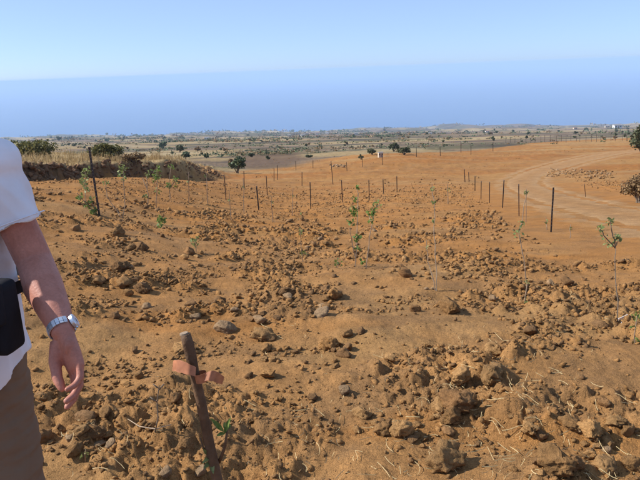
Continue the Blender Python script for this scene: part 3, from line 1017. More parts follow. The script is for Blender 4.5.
POSTS = [
 ((519, 216), (518.7, 184), 2.0, 'steel_rust', 'rusty post next to the tall bare whip by the road'),
 ((502.5, 208), (504, 180), 2.0, 'steel', 'dark post, third from the lone roadside post'),
 ((489.5, 203), (489.7, 182), 1.6, 'steel_rust', 'thin post, fourth from the lone roadside post'),
 ((481, 199.5), (481.3, 181), 1.5, 'steel', 'thin post, fifth from the lone roadside post'),
 ((475, 191), (475, 176), 1.5, 'steel', 'short post at the inner bend of the dirt road'),
 ((465, 182), (464.3, 169), 1.6, 'steel_rust', 'rusty post by the orange spoil at the road bend'),
 ((469, 182), (468.6, 172), 1.5, 'steel_rust', 'stubby rusty post right beside the orange spoil'),
 ((397, 191), (396.8, 176), 1.6, 'steel', 'dark post at the right end of the middle fence row'),
 ((383.5, 193), (383, 179), 1.6, 'steel', 'dark post second from the right end of the middle fence row'),
 ((369.3, 200), (368.8, 180), 1.8, 'steel', 'dark post right behind the two leafy saplings'),
 ((342.5, 202), (341.5, 180), 1.8, 'steel_rust', 'brown post left behind the two leafy saplings'),
 ((333, 184), (331, 161), 1.4, 'steel', 'tall thin dark post farther off near the pale rubble'),
 ((310.8, 209), (310, 182), 1.9, 'steel', 'dark post in the middle of the field left of the saplings'),
 ((258.8, 210), (256.5, 186), 2.6, 'steel', 'thick dark leaning post in the middle of the left half'),
 ((302, 186), (302, 172), 1.4, 'steel', 'thin dark post behind the mid-field post'),
 ((267.3, 195), (266.3, 176), 1.6, 'steel_rust', 'brown post behind the thick leaning post'),
 ((274, 181), (274, 168), 1.3, 'steel', 'left of two close thin posts at the far field edge'),
 ((277.5, 180), (277.2, 165), 1.3, 'steel', 'right of two close thin posts at the far field edge'),
 ((244.5, 189), (243.8, 171), 1.5, 'steel_rust', 'thin brown post beside the green bush'),
 ((226, 200), (224.3, 176), 1.7, 'steel_rust', 'brown post where the dark bank ends'),
 ((296, 170), (295.6, 161), 1.1, 'steel', 'tiny post on the far orange field left of centre'),
 ((313, 168), (313, 160), 1.1, 'steel', 'tiny post on the far orange field at the centre'),
 ((347, 171), (346.5, 162), 1.1, 'steel', 'tiny post right of the pale rubble on the far field'),
 ((362.5, 167), (362, 157), 1.1, 'steel', 'tiny post below the far pair of round bushes'),
 ((382.5, 165), (382, 155), 1.1, 'steel', 'tiny post in front of the pale hut'),
 ((416.5, 157), (416.3, 147), 1.1, 'steel', 'tiny post right of the far round bushes'),
 ((440.3, 156), (440, 146.5), 1.1, 'steel', 'tiny post on the far field edge below the headland'),
 ((461, 152.5), (461, 142), 1.2, 'steel_rust', 'brown tiny post at the far field edge, left of two'),
 ((471, 155), (471, 145), 1.1, 'steel', 'tiny post at the far field edge, right of two'),
 ((493, 151), (493, 142), 1.0, 'steel', 'tiny post at the far field edge right of the headland'),
 ((585.5, 197), (584.5, 184), 1.1, 'steel_rust', 'short brown stake on the orange verge below the rubble strip'),
]
for pb, pt, w, mt, lab in POSTS:
    t_post(pb, pt, lab, w, mt)
for k in range(26):
    px = 506 + k * 5.0 + random.uniform(-1.3, 1.3)
    py = 143.2 - .018 * (px - 506) + random.uniform(-.4, .4)
    t_post((px, py), (px + .1, py - random.uniform(5, 8)), 'pale thin stake in the far row along the field edge', .75, 'wood_post', group='pale stakes along the far field edge', name='thin_stake')

# ------------------------------------------------------------------ young trees
def sapling(label, stems, tufts, leaf=2.2, mat='leaf_bright', stem_w=1.1, stem_mat='twig', name='sapling', seed=0, group='young trees planted in rows', cat='sapling', lean=.0, elong=1.7):
    """stems: lists of photo points from the foot up; tufts: (px, py, radius px, leaves)"""
    r = np.random.default_rng(seed + int(stems[0][0][0]))
    g = G(*stems[0][0])
    dist = (g - Vector((0, 0, CAM_H))).length
    u = dist / FPX
    e = empty(name, g, label, cat, group)
    for st in stems:
        mb = MB(); pts = []
        dy = random.uniform(-.06, .06)
        for i, (px, py) in enumerate(st):
            p = W(px, py, g.y + dy * i)
            if i == 0 and st is stems[0]:
                p = g - Vector((0, 0, .03))
            pts.append(p)
        # subdivide with a little wander
        fine = []
        for i in range(len(pts) - 1):
            for t in (0, .33, .66):
                q = pts[i].lerp(pts[i + 1], t)
                if t: q = q + Vector(r.normal(size=3) * u * .45)
                fine.append(q)
        fine.append(pts[-1])
        n = len(fine)
        mb.tube(fine, [max(.6, stem_w * (1 - .5 * i / n)) * u * .5 for i in range(n)], 5)
        mb.build('stem', M[stem_mat], e)
    C = []
    for (px, py, rp, n) in tufts:
        c = np.array(W(px, py, g.y)[:])
        p = r.normal(size=(n, 3)); p /= np.linalg.norm(p, axis=1)[:, None]; p *= r.random((n, 1)) ** .5
        C.append(c + p * rp * 1.3 * u * np.array([1, 1, 1.05]))
    if C:
        C = np.concatenate(C)
        v, q = leaf_quads(C, leaf * u * (.6 + .7 * r.random(len(C))), elong, r)
        mesh_np('foliage', v - np.array(g[:]), q, M[mat], e)
    return e

sapling('leafy green sapling, left of the pair in the middle of the field', [[(355, 267), (357, 240), (357.5, 215), (358, 197), (357.5, 186)], [(356, 262), (352, 242), (350, 228)]],
        [(354, 211, 4, 30), (354, 198, 2.5, 10), (351, 222, 3, 9), (357, 238, 3.5, 18), (357, 249, 2.5, 10), (358, 188, 2, 6), (363, 262, 3, 9)], 2.6, seed=1)
sapling('leafy green sapling, right of the pair in the middle of the field', [[(366, 268), (369, 245), (372, 225), (373, 206), (374, 200)], [(373, 214), (377, 206), (380, 203)], [(372, 222), (369, 214), (366, 212)]],
        [(373, 213, 4, 24), (376, 205, 4, 22), (372, 220, 3, 10), (368, 213, 2, 6)], 2.5, seed=2)
sapling('tall nearly bare sapling with two stems right of the middle', [[(436.5, 291), (432, 275), (428, 262), (426.5, 240)], [(436.5, 291), (436, 265), (434, 235), (434.5, 210), (432, 184)]],
        [(433, 190, 2.5, 7), (434, 203, 2.5, 8), (427, 248, 2, 6), (434, 222, 2, 4)], 2.0, 'leaf_pale', seed=3)
sapling('thin pale sapling with leafy foot left of the lone roadside post', [[(524, 303), (527, 285), (524, 260), (519, 235), (523, 215), (526, 190)]],
        [(527, 300, 4, 16), (519, 232, 4.5, 14), (522, 224, 3, 9), (528, 282, 2.5, 7), (526, 193, 1.8, 6)], 2.1, 'leaf_pale', seed=4)
sapling('sapling with a spray of green leaves on a grey stem at the right edge', [[(618, 322), (616.5, 290), (615, 262), (615, 246)], [(615, 248), (606, 238), (600, 229)], [(615, 246), (612, 232), (610, 221)], [(615, 247), (619, 240)]],
        [(600, 228, 3, 14), (610.5, 221, 3.2, 14), (617, 239, 4, 20), (609, 244, 3.5, 12), (604, 236, 2.2, 6), (619, 326, 3, 10)], 2.4, 'leaf_pale', 1.15, 'bark', seed=5)
sapling('small leafy plant cut by the right edge beside the white tag', [[(636, 344), (635, 332), (637, 316)]], [(637, 318, 4.5, 22), (634, 328, 3, 10), (638, 340, 3, 8)], 2.2, 'leaf_bright', 1.2, seed=6)
sapling('short thin sapling with a green foot left of centre', [[(303, 262), (301, 245), (300, 229)]], [(304, 254, 3, 14), (300, 231, 2.5, 8), (301, 214, 1, 2)], 2.2, 'leaf_bright', .9, seed=7)
sapling('little pale green seedling on the smooth furrow left of centre', [[(196, 252), (195, 243), (197, 238)]], [(195, 243, 4, 22), (197, 238, 2, 6)], 2.2, 'leaf_pale', .9, name='seedling', seed=8)
sapling('small green bushy plant right of the leaning post', [[(160, 228), (160, 222), (161, 216)]], [(161, 221, 4, 34), (160, 226, 3, 12)], 2.4, 'leaf_bright', .9, seed=9)
sapling('tiny pale seedling on the soil beside the trouser leg', [[(85, 459), (85, 455), (86, 450)]], [(85.5, 455, 4, 9)], 3.0, 'leaf_pale', 1.0, name='seedling', seed=10)
sapling('tiny green weed below the leafy sapling pair', [[(338, 268), (338, 262), (338, 258)]], [(338, 262, 3.5, 14)], 2.0, 'leaf_bright', .8, name='seedling', seed=11)
sapling('green sapling sprawling at the foot of the tall leaning post', [[(97, 215), (90, 207), (82, 199), (77, 193)], [(97, 215), (92, 203), (90, 196)]],
        [(94, 211, 3.5, 34), (87, 204, 3.5, 26), (80, 197, 3, 18), (91, 199, 2.5, 10)], 2.3, 'leaf_bright', .9, seed=12)
sapling('yellow green sapling against the bank just left of the leaning post', [[(86, 206), (85, 190), (85, 170)]], [(86, 172, 4, 28), (84, 180, 4, 20), (85, 188, 3, 8)], 2.2, 'leaf_pale', .8, seed=13)
sapling('thin sapling with forked bare stems right of the leaning post', [[(122, 218), (114, 207), (107, 197), (106, 182)], [(122, 218), (125, 206), (123, 180), (123, 164)]],
        [(123, 168, 4, 30), (122, 176, 4, 20), (107, 183, 3, 12)], 2.1, 'leaf_pale', .9, seed=14)
sapling('pale thin sapling before the dark bank, left of three', [[(148, 205), (147, 190), (146, 172)], [(147, 188), (143, 178)]], [(147, 174, 3, 12), (146, 196, 2.5, 8)], 1.9, 'leaf_pale', .9, seed=15)
sapling('bright leafy sapling before the dark bank, middle of three', [[(156, 206), (157, 190), (157, 166)]], [(157, 172, 4.5, 34), (155, 179, 3.5, 18), (158, 190, 2.5, 8)], 2.1, 'leaf_bright', .9, seed=16)
sapling('leafy sapling before the dark bank, right of three', [[(170, 199), (169, 182), (171, 166)], [(170, 188), (175, 180)]], [(175, 181, 4, 24), (171, 168, 2.5, 10), (169, 186, 3, 12)], 2.0, 'leaf_bright', .9, seed=17)
for k, (st, tf, lab) in enumerate([
    ([[(188.5, 203), (188.5, 172)]], [(188.5, 180, 2, 7)], 'thin bare whip right of the dark bank, first of the row'),
    ([[(208, 204), (206, 171)]], [(206, 176, 2, 5)], 'thin bare whip where the dark bank lowers, second of the row'),
    ([[(244, 214), (243, 178)]], [(243, 186, 2, 5)], 'thin bare whip left of the thick leaning post'),
    ([[(231, 220), (229, 190)]], [(230, 200, 1.5, 4)], 'thin grey whip at the left of the mid-field, beside the end of the bank'),
    ([[(273, 222), (271, 196)]], [(272, 202, 1.5, 4)], 'thin grey whip just right of the thick leaning post'),
    ([[(292, 216), (293, 188)]], [(293, 196, 1.5, 5)], 'thin grey whip left of the mid-field post'),
    ([[(526, 222), (526.5, 189)]], [(526.3, 192, 1.6, 6)], 'green-tipped whip between the rusty post and the lone roadside post'),
    ([[(448, 204), (447.5, 184)]], [(448, 190, 2, 8)], 'faint green whip beyond the bare two-stemmed sapling'),
    ([[(547, 230), (546, 217)]], [(546, 222, 1.5, 4)], 'short dry twig at the foot of the lone roadside post'),
    ([[(570, 238), (571, 224)]], [(571, 228, 1.5, 4)], 'short dry twig right of the lone roadside post')]):
    sapling(lab, st, tf, 1.6, 'leaf_pale', .8, seed=30 + k)
# green weeds on the road verge
sapling('small green weed on the road verge at the right', [[(611, 226), (611, 222)]], [(611, 221.5, 2.6, 9)], 1.8, 'leaf_bright', .8, name='weed', seed=50, cat='weed', group='weeds on the road verge')
sapling('small green weed right below the lone roadside post', [[(600, 231), (600, 228)]], [(600, 228, 2.4, 8)], 1.8, 'leaf_bright', .8, name='weed', seed=51, cat='weed', group='weeds on the road verge')

# white plant tag
def plant_tag():
    g = G(621, 323); u = (g - Vector((0, 0, CAM_H))).length / FPX
    e = empty('plant_tag', g, 'white plastic plant tag tilted at the foot of the right-hand sapling', 'tag')
    c = W(623, 317.5, g.y)
    mb = MB(); rot = Matrix.Rotation(R(-25), 3, 'Y') @ Matrix.Rotation(R(35), 3, 'X')
    mb.box(c, (9 * u, .002, 4 * u), rot); mb.build('plate', M['tag'], e)
    k = MB(); k.tube([g - Vector((0, 0, .02)), c], .0022, 5); k.build('spike', M['tag'], e)
plant_tag()

# ------------------------------------------------------------------ stake with ribbon in front
def leaf_mesh(mb, base, tip, width, nrm):
    base = Vector(base); tip = Vector(tip); d = tip - base
    s = d.cross(Vector(nrm)).normalized(); n = s.cross(d).normalized()
    prof_ = [(0, .06), (.2, .6), (.42, 1.0), (.65, .82), (.85, .42), (1, .02)]
    vs = []; fs = []
    for i, (t, w) in enumerate(prof_):
        c = base + d * t - n * (.18 * d.length * t * t)
        vs += [c + s * width * w * .5 + n * width * .16 * w, c, c - s * width * w * .5 + n * width * .16 * w]
    for i in range(len(prof_) - 1):
        a = i * 3
        fs += [(a, a + 1, a + 4, a + 3), (a + 1, a + 2, a + 5, a + 4)]
    mb.add(vs, fs)

def bark_tube(mb, a, b, r0, r1, n=14, k=40, seed=1):
    a = Vector(a); b = Vector(b); ax = (b - a).normalized()
    side = Vector((1, 0, 0)); side = (side - ax * side.dot(ax)).normalized(); up = ax.cross(side)
    vs = []; fs = []
    knots = [(random.random(), random.uniform(0, 6.28)) for _ in range(6)]
    for i in range(k + 1):
        t = i / k
        c = a.lerp(b, t) + side * .003 * math.sin(t * 7 + seed) + up * .002 * math.sin(t * 11)
        for j in range(n):
            th = 2 * math.pi * j / n
            r = (r0 + (r1 - r0) * t) * (1 + .05 * math.sin(th * 3 + t * 15) + .04 * math.sin(th * 5 - t * 31) + random.uniform(-.025, .025))
            for kt, ka in knots:
                dd = ((t - kt) * 24) ** 2 + (2 * math.sin((th - ka) / 2)) ** 2 * 2
                r += r0 * .28 * math.exp(-dd)
            vs.append(c + side * r * math.cos(th) + up * r * math.sin(th))
    for i in range(k):
        for j in range(n):
            fs.append((i * n + j, i * n + (j + 1) % n, (i + 1) * n + (j + 1) % n, (i + 1) * n + j))
    fs.append(tuple(reversed(range(n)))); fs.append(tuple(k * n + j for j in range(n)))
    mb.add(vs, fs)

def strip(mb, pts, widths, axis, thick=.0006):
    vs = []; fs = []
    ax = Vector(axis).normalized()
    for p, w in zip(pts, widths):
        p = Vector(p)
        vs += [p + ax * w * .5, p - ax * w * .5, p - ax * w * .5 + Vector((0, thick, 0)), p + ax * w * .5 + Vector((0, thick, 0))]
    n = len(pts)
    for i in range(n - 1):
        a = 4 * i
        for q in range(4):
            fs.append((a + q, a + (q + 1) % 4, a + 4 + (q + 1) % 4, a + 4 + q))
    fs += [(0, 1, 2, 3), (4 * n - 4, 4 * n - 3, 4 * n - 2, 4 * n - 1)]
    mb.add(vs, fs)

def ribbon_stake():
    y0 = 1.42
    top = W(184, 334, y0 + .03); low = W(219, 480, y0)
    dirn = (low - top).normalized()
    t = (top.z - (-.05)) / -dirn.z
    foot = top + dirn * t
    foot.z = hz(foot.x, foot.y) - .08
    u = 1.62 / FPX
    e = empty('tree_stake', (foot.x, foot.y, foot.z + .08), 'rough brown cut tree trunk stake with orange ribbon in front', 'stake', rz=0)
    mb = MB(); bark_tube(mb, foot, top, 6.2 * u, 4.6 * u); mb.build('trunk', M['darkbark'], e, True)
    k = MB(); k.tube([top - dirn * -.001, top - dirn * .003], [4.3 * u, 4.0 * u], 14); k.build('cut_face', M['twig'], e)
    axu = (top - foot).normalized()
    def at(px, py, dy=0): return W(px, py, y0 + .015 + dy)
    # ribbon wrap and two tails
    mb = MB()
    c = at(201, 377); n = 20
    sd_ = Vector((1, 0, 0)); sd_ = (sd_ - axu * sd_.dot(axu)).normalized(); up_ = axu.cross(sd_)
    ring = [c + sd_ * (6.0 * u) * math.cos(2 * math.pi * i / n) + up_ * (6.0 * u) * math.sin(2 * math.pi * i / n) for i in range(n + 1)]
    strip(mb, ring, [9 * u] * len(ring), axu)
    wrap = mb.build('ribbon', M['ribbon'], e)
    tails = [([(196, 372, -.03), (189, 369.5, -.03), (182, 367, -.022), (176, 365.5, -.012), (172.5, 366, 0)], [8, 10, 11.5, 11, 9.5], (0.12, .35, 1)),
             ([(205, 377, -.03), (210, 375.5, -.034), (215, 376.5, -.03), (220, 379, -.02), (223.5, 381, -.008)], [8, 9.5, 10, 9, 6.5], (.35, .45, 1))]
    for pts, ws, ax in tails:
        mb = MB()
        P = [at(a, b, d) for a, b, d in pts]
        fine = []; fw = []; tn_ = np.arange(len(P)); tt_ = np.linspace(0, len(P) - 1, 33)
        ker = np.array([1, 2, 3, 2, 1]) / 9.0
        XYZ = [np.convolve(np.pad(np.interp(tt_, tn_, [p[k_] for p in P]), 2, 'edge'), ker, 'valid') for k_ in range(3)]
        WW = np.interp(tt_, tn_, ws)
        for q in range(33):
            fine.append(Vector((XYZ[0][q], XYZ[1][q] + .0004 * math.sin(q * .5), XYZ[2][q]))); fw.append(WW[q] * u * (1 + .05 * math.sin(q * .7)))
        strip(mb, fine, fw, ax)
        mb.build('ribbon_tail', M['ribbon'], e)
    # shoots with single leaves
    def shoot(pts, r0, r1):
        mb = MB(); mb.tube([at(*p) for p in pts], list(np.linspace(r0, r1, len(pts))), 7)
        return mb.build('shoot', M['darkbark'], e, True)
    s1 = shoot([(219, 462, 0), (222, 455, -.01), (225, 446, -.015), (226.5, 436, -.015), (227, 430, -.012)], 1.9 * u, 1.1 * u)
    s2 = shoot([(212, 457, 0), (207, 453, -.01), (203, 447, -.012), (200.5, 438, -.01)], 1.4 * u, .7 * u)
    for (b, tp, wpx, nr) in [((224.5, 434, -.012), (228, 419, -.03), 5.5, (-.5, -.8, .3)), ((224, 432, -.012), (212, 419, -.03), 5, (.3, -.8, .5)),
                             ((225, 433, -.012), (218, 434, -.05), 4.5, (.2, -.5, .8)), ((226.5, 430, -.012), (231, 424, 0), 4, (-.4, -.8, .3)), ((226, 431, -.012), (224, 421, .01), 4, (.2, -.9, .2))]:
        mb = MB(); leaf_mesh(mb, at(*b), at(*tp), wpx * u, nr); mb.build('leaf', M['leaf_bright'], e)
    for (b, tp, wpx, nr) in [((210, 457, -.01), (203, 462, -.04), 4.5, (0, -.7, .7)), ((211, 461, -.01), (204, 468, -.035), 5, (.2, -.7, .7)), ((212, 463, -.015), (213, 473, -.04), 4.5, (.1, -.9, .3)), ((208, 455, -.01), (204, 450, -.03), 3.5, (.3, -.8, .4))]:
        mb = MB(); leaf_mesh(mb, at(*b), at(*tp), wpx * u, nr); mb.build('leaf', M['leaf_pale'], e)
ribbon_stake()

def plain_stake(x, y, h_, label):
    z = hz(x, y)
    e = empty('tree_stake', (x, y, z), label, 'stake')
    mb = MB(); bark_tube(mb, (x, y, z - .08), (x - .02, y + .02, z + h_), .013, .009); mb.build('trunk', M['darkbark'], e, True)
    mb = MB(); mb.tube([(x - .01, y, z + h_ * .6), (x + .03, y + .02, z + h_ * .72), (x + .04, y, z + h_ * .8)], [.004, .003, .002], 6); mb.build('shoot', M['darkbark'], e, True)
_g = G(178, 403); _g2 = G(60, 398)
_dx, _dy2 = math.sin(SUN_AZ), math.cos(SUN_AZ)
plain_stake(_g.x + _dx * 1.02, _g.y + _dy2 * 1.02, .78, 'thin plain brown stake hidden behind the person, throwing a thin shadow')

def dry_twig():
    g = G(155, 432)
    e = empty('dry_twig', g, 'thin dry twig standing in smooth soil left of the ribbon stake', 'twig')
    def at(px, py): return W(px, py, g.y)
    for pts in ([(155, 432), (158, 418), (157, 402), (159, 386)], [(158, 388), (153, 384)], [(158.5, 390), (164, 384)], [(157, 402), (150, 397)]):
        mb = MB(); mb.tube([at(*p) for p in pts], [.0035, .003, .0025, .0018][:len(pts)], 6); mb.build('branch', M['bark'], e, True)
    mb = MB(); mb.tube([G(128, 421) + Vector((0, 0, .012)), G(140, 430) + Vector((0, 0, .02)), G(156, 432) + Vector((0, 0, .016)), G(172, 428) + Vector((0, 0, .02))], [.002, .003, .003, .0015], 6); mb.build('branch', M['twig'], e, True)
dry_twig()

# ------------------------------------------------------------------ bushes, trees, grass, houses
def bush(px, py, wpx, hpx, label, mat, n=900, clumps=26, leafpx=1.6, name='bush', cat='bush', group=None, trunk=.12, seed=0, depth=None, trunk_mat='bark'):
    r = np.random.default_rng(int(px * 7 + py) + seed)
    g = GL(px, py)
    g.z = hz(g.x, g.y)
    u = (g - Vector((0, 0, CAM_H))).length / FPX
    w, h_ = wpx * u, hpx * u
    e = empty(name, g, label, cat, group)
    c = np.array([0, 0, h_ * (.5 + trunk * .5)])
    pts, kc = crown_points(c, (w * .52, (depth or .9) * w * .52, h_ * (.54 - trunk * .4)), n, clumps, r)
    pts = pts[pts[:, 2] > -.05 * h_]
    v, q = leaf_quads(pts, leafpx * u * (.6 + .8 * r.random(len(pts))), 1.6, r)
    mb = MB()
    for k in range(min(8, clumps)):
        t = kc[k]
        a = Vector((random.uniform(-.06, .06) * w, random.uniform(-.06, .06) * w, -.05 * h_))
        m_ = Vector((t[0] * .35, t[1] * .35, t[2] * .45))
        mb.tube([a, m_, Vector(t)], [.035 * h_ + .004, .022 * h_ + .003, .008 * h_ + .002], 5)
    mb.build('trunk', M[trunk_mat], e, local=False)
    mesh_np('crown', v, q, M[mat], e)
    return e
bush(34, 159, 50, 17, 'wide olive bush on the grassy bank beside the white shoulder', 'leaf_olive', 2600, 46, 1.7, seed=1)
bush(108, 159.5, 32, 14, 'olive brown bush on the grassy bank right of the leaning post', 'leaf_olive', 2000, 34, 1.6, seed=2)
bush(134, 163, 22, 9, 'dry pinkish brown shrub on the bank right of the olive bush', 'leaf_dry', 1100, 20, 1.3, seed=3)
bush(237.5, 174, 17, 17, 'grey green bush at the far edge of the field', 'leaf_green', 1100, 22, 1.5, seed=4)
bush(232, 168, 10, 10, 'pale dry shrub touching the grey green bush', 'leaf_dry', 350, 10, 1.2, seed=5)
bush(180, 152.5, 9, 8, 'round dark tree in the dry grassland left of centre', 'leaf_dark', 600, 14, 1.2, name='tree', cat='tree', seed=6)
bush(185.5, 158.5, 11, 7, 'low green bush below the round dark tree', 'leaf_green', 500, 14, 1.2, seed=7)
bush(163, 148, 9, 6, 'green tree behind the left bank at the grassland', 'leaf_green', 400, 12, 1.2, name='tree', cat='tree', seed=8)
bush(206.5, 159, 6, 6, 'small grey bush right of the low green bush', 'leaf_green', 250, 8, 1.1, seed=9)
bush(198, 151, 7, 4.5, 'small tan bush in the dry grassland', 'leaf_dry', 250, 8, 1.1, seed=10)
bush(372, 154, 9, 7, 'dark round bush left of the pale hut', 'leaf_dark', 500, 12, 1.1, seed=11)
bush(394, 152, 9.5, 9, 'dark bush just right of the pale hut, left of a pair', 'leaf_dark', 600, 14, 1.2, seed=12)
bush(404.5, 153.5, 13, 8, 'wide dark bush, right of the pair near the hut', 'leaf_dark', 700, 16, 1.2, seed=13)
bush(361, 159, 5, 5, 'small dark shrub by the pale rubble', 'leaf_dark', 200, 8, 1.0, seed=14)
bush(639, 203, 30, 25, 'tangled dry brown bush at the right edge of the road', 'leaf_dry', 3200, 40, 1.3, seed=15)
bush(645, 163, 28, 32, 'dark thorny tree reaching in at the right edge', 'leaf_dark', 1500, 26, 1.8, name='tree', cat='tree', trunk=.35, seed=16)
bush(268, 158.5, 6, 4, 'low dark shrub on the scrubby mound', 'leaf_dark', 200, 8, 1.0, seed=17)
bush(252, 157, 7, 4.5, 'dark shrub on the left of the scrubby mound', 'leaf_dark', 220, 8, 1.0, seed=18)
bush(308, 158, 9, 4, 'long low dark shrub right of the scrubby mound', 'leaf_dark', 260, 8, 1.0, seed=19)
bush(59, 141, 6, 4.5, 'lone round tree on the skyline right of the white shoulder', 'leaf_green', 260, 9, 1.0, name='tree', cat='tree', seed=20)
# scattered far trees and shrubs one can still tell apart
r5 = np.random.default_rng(55)
for k in range(70):
    px = r5.uniform(60, 640); lo = np.interp(px, [0, 200, 330, 480, 640], [150, 160, 158, 146, 140])
    py = lo - (lo - 131.5 + .012 * (px - 320)) * r5.random() ** .8
    wpx = r5.uniform(2.2, 6) * (.55 + .45 * (py - 128) / 25)
    bush(px, py, wpx, wpx * r5.uniform(.5, .85), 'small far shrub dotted over the dry coastal plain', r5.choice(['leaf_dark', 'leaf_green', 'leaf_dark', 'leaf_dry']), 90, 6, .9, name='shrub', cat='shrub', group='far shrubs on the coastal plain', seed=k)

def far_scrub():
    r = np.random.default_rng(91)
    N = 10000
    a = R(-34) + R(68) * r.random(N * 3)
    rad = 95 * (2750 / 95) ** (r.random(N * 3) ** .8)
    x = rad * np.sin(a); y = rad * np.cos(a)
    dn = .5 + .5 * fbm(x / (60 + rad * .08), y / (60 + rad * .08) * 2, 1.0, 4, 411)
    k = np.nonzero(r.random(N * 3) < (sst(.5, .85, dn) + .07) * (1 - .75 * sst(.12, .3, x / y) * (y < 1900)))[0][:N]
    x = x[k]; y = y[k]
    gm = G(268, 158, False)
    m2 = 1000
    xx_ = gm.y * (1 + r.normal(size=m2) * .35); uu_ = gm.x / gm.y + r.normal(size=m2) * .05
    x = np.concatenate([x, uu_ * xx_]); y = np.concatenate([y, xx_])
    z = height(x, y, False); ok = (z > SEA_Z + 2) & (y > 92); x, y, z = x[ok], y[ok], z[ok]
    d = np.hypot(x, y)
    for name, mat, sel in (('far_scrub', 'leaf_dark', slice(0, None, 3)), ('far_scrub', 'leaf_dry', slice(1, None, 3)), ('far_scrub', 'leaf_green', slice(2, None, 3))):
        xx, yy, zz, dd = x[sel], y[sel], z[sel], d[sel]
        n = len(xx); m_ = 9
        s = dd / FPX * (.5 + 1.5 * r.random(n) ** 2)
        off = r.normal(size=(n, m_, 3)) * s[:, None, None] * np.array([1.0, 1.0, .35])
        off[:, :, 2] = np.abs(off[:, :, 2]) + s[:, None] * .15
        C = (np.stack([xx, yy, zz], 1)[:, None] + off).reshape(-1, 3)
        v, q = leaf_quads(C, np.repeat(s * .85, m_), 1.4, r)
        tag(mesh_np(name, v, q, M[mat]), kind='stuff')
far_scrub()

def bank_grass():
    r = np.random.default_rng(19)
    N = 90000
    y = 13 + 40 * r.random(N); x = -8.3 - 16 * r.random(N) ** 1.6
    _, lp = base_h(x, y)
    dn = .5 + .5 * fbm(x, y, 2.2, 3, 511)
    k = np.nonzero((lp > .75) & (y < 46) & (r.random(N) < .12 + sst(.4, .75, dn)))[0][:40000]
    x = x[k]; y = y[k]; z = height(x, y)
    n = len(k)
    cl = .5 + .5 * fbm(x, y, .8, 2, 517)
    h_ = (.10 + .40 * r.random(n) ** 1.6) * (.35 + .8 * dn[k]) * (.4 + 1.1 * sst(.35, .75, cl))
    th = r.random(n) * 6.28; ln = h_ * r.normal(size=n) * .35; la = r.random(n) * 6.28
    w = .006 + .012 * r.random(n)
    p = np.stack([x, y, z - .02], 1)
    s = np.stack([np.cos(th), np.sin(th), 0 * th], 1) * w[:, None]
    mid = p + np.stack([np.cos(la) * ln * .35, np.sin(la) * ln * .35, h_ * .6], 1)
    tip = p + np.stack([np.cos(la) * ln, np.sin(la) * ln, h_], 1)
    v = np.stack([p - s, p + s, mid + s * .7, tip, mid - s * .7], 1).reshape(-1, 3)
    o = np.arange(n)[:, None] * 5
    q = np.concatenate([o + np.array([[0, 1, 2, 4]])], 1)
    t3 = np.concatenate([o + np.array([[4, 2, 3, 3]])], 1)
    me = mesh_np('dry_grass', v, np.concatenate([q]), M['grass'], link=False)
    ob = link_mesh('dry_grass', me)
    tag(ob, kind='stuff')
    ob2 = mesh_np('dry_grass', v, t3[:, :3], M['grass'])
    tag(ob2, kind='stuff')
bank_grass()

def house(px, py, wpx, label, wall='white_wall', roof='roof_grey', rz=0.0, hr=.42):
    g = GL(px, py)
    u = (g - Vector((0, 0, CAM_H))).length / FPX
    w = wpx * u; d = w * .7; hh = w * hr
    e = empty('house', g, label, 'house', 'far houses near the coast', rz)
    mb = MB(); mb.box((0, 0, hh / 2 - .1 * w), (w, d, hh + .2 * w)); mb.build('wall', M[wall], e, local=False)
    mb = MB(); ov = .06 * w; rh = w * .16
    A = [(-w / 2 - ov, -d / 2 - ov, hh), (w / 2 + ov, -d / 2 - ov, hh), (w / 2 + ov, d / 2 + ov, hh), (-w / 2 - ov, d / 2 + ov, hh), (-w / 2 - ov, 0, hh + rh), (w / 2 + ov, 0, hh + rh)]
    mb.add(A, [(0, 1, 5, 4), (2, 3, 4, 5), (0, 4, 3), (1, 2, 5), (3, 2, 1, 0)]); mb.build('roof', M[roof], e, local=False)
    for sx in (-.3, .05, .32):
        mb = MB()
        if sx == .05:
            mb.box((sx * w, -d / 2 - .01 * w, hh * .36), (.14 * w, .02 * w, hh * .72)); mb.build('door', M['roof_red'], e, local=False)
        else:
            mb.box((sx * w, -d / 2 - .01 * w, hh * .55), (.2 * w, .02 * w, hh * .4)); mb.build('window', M['dark_glass'], e, local=False)
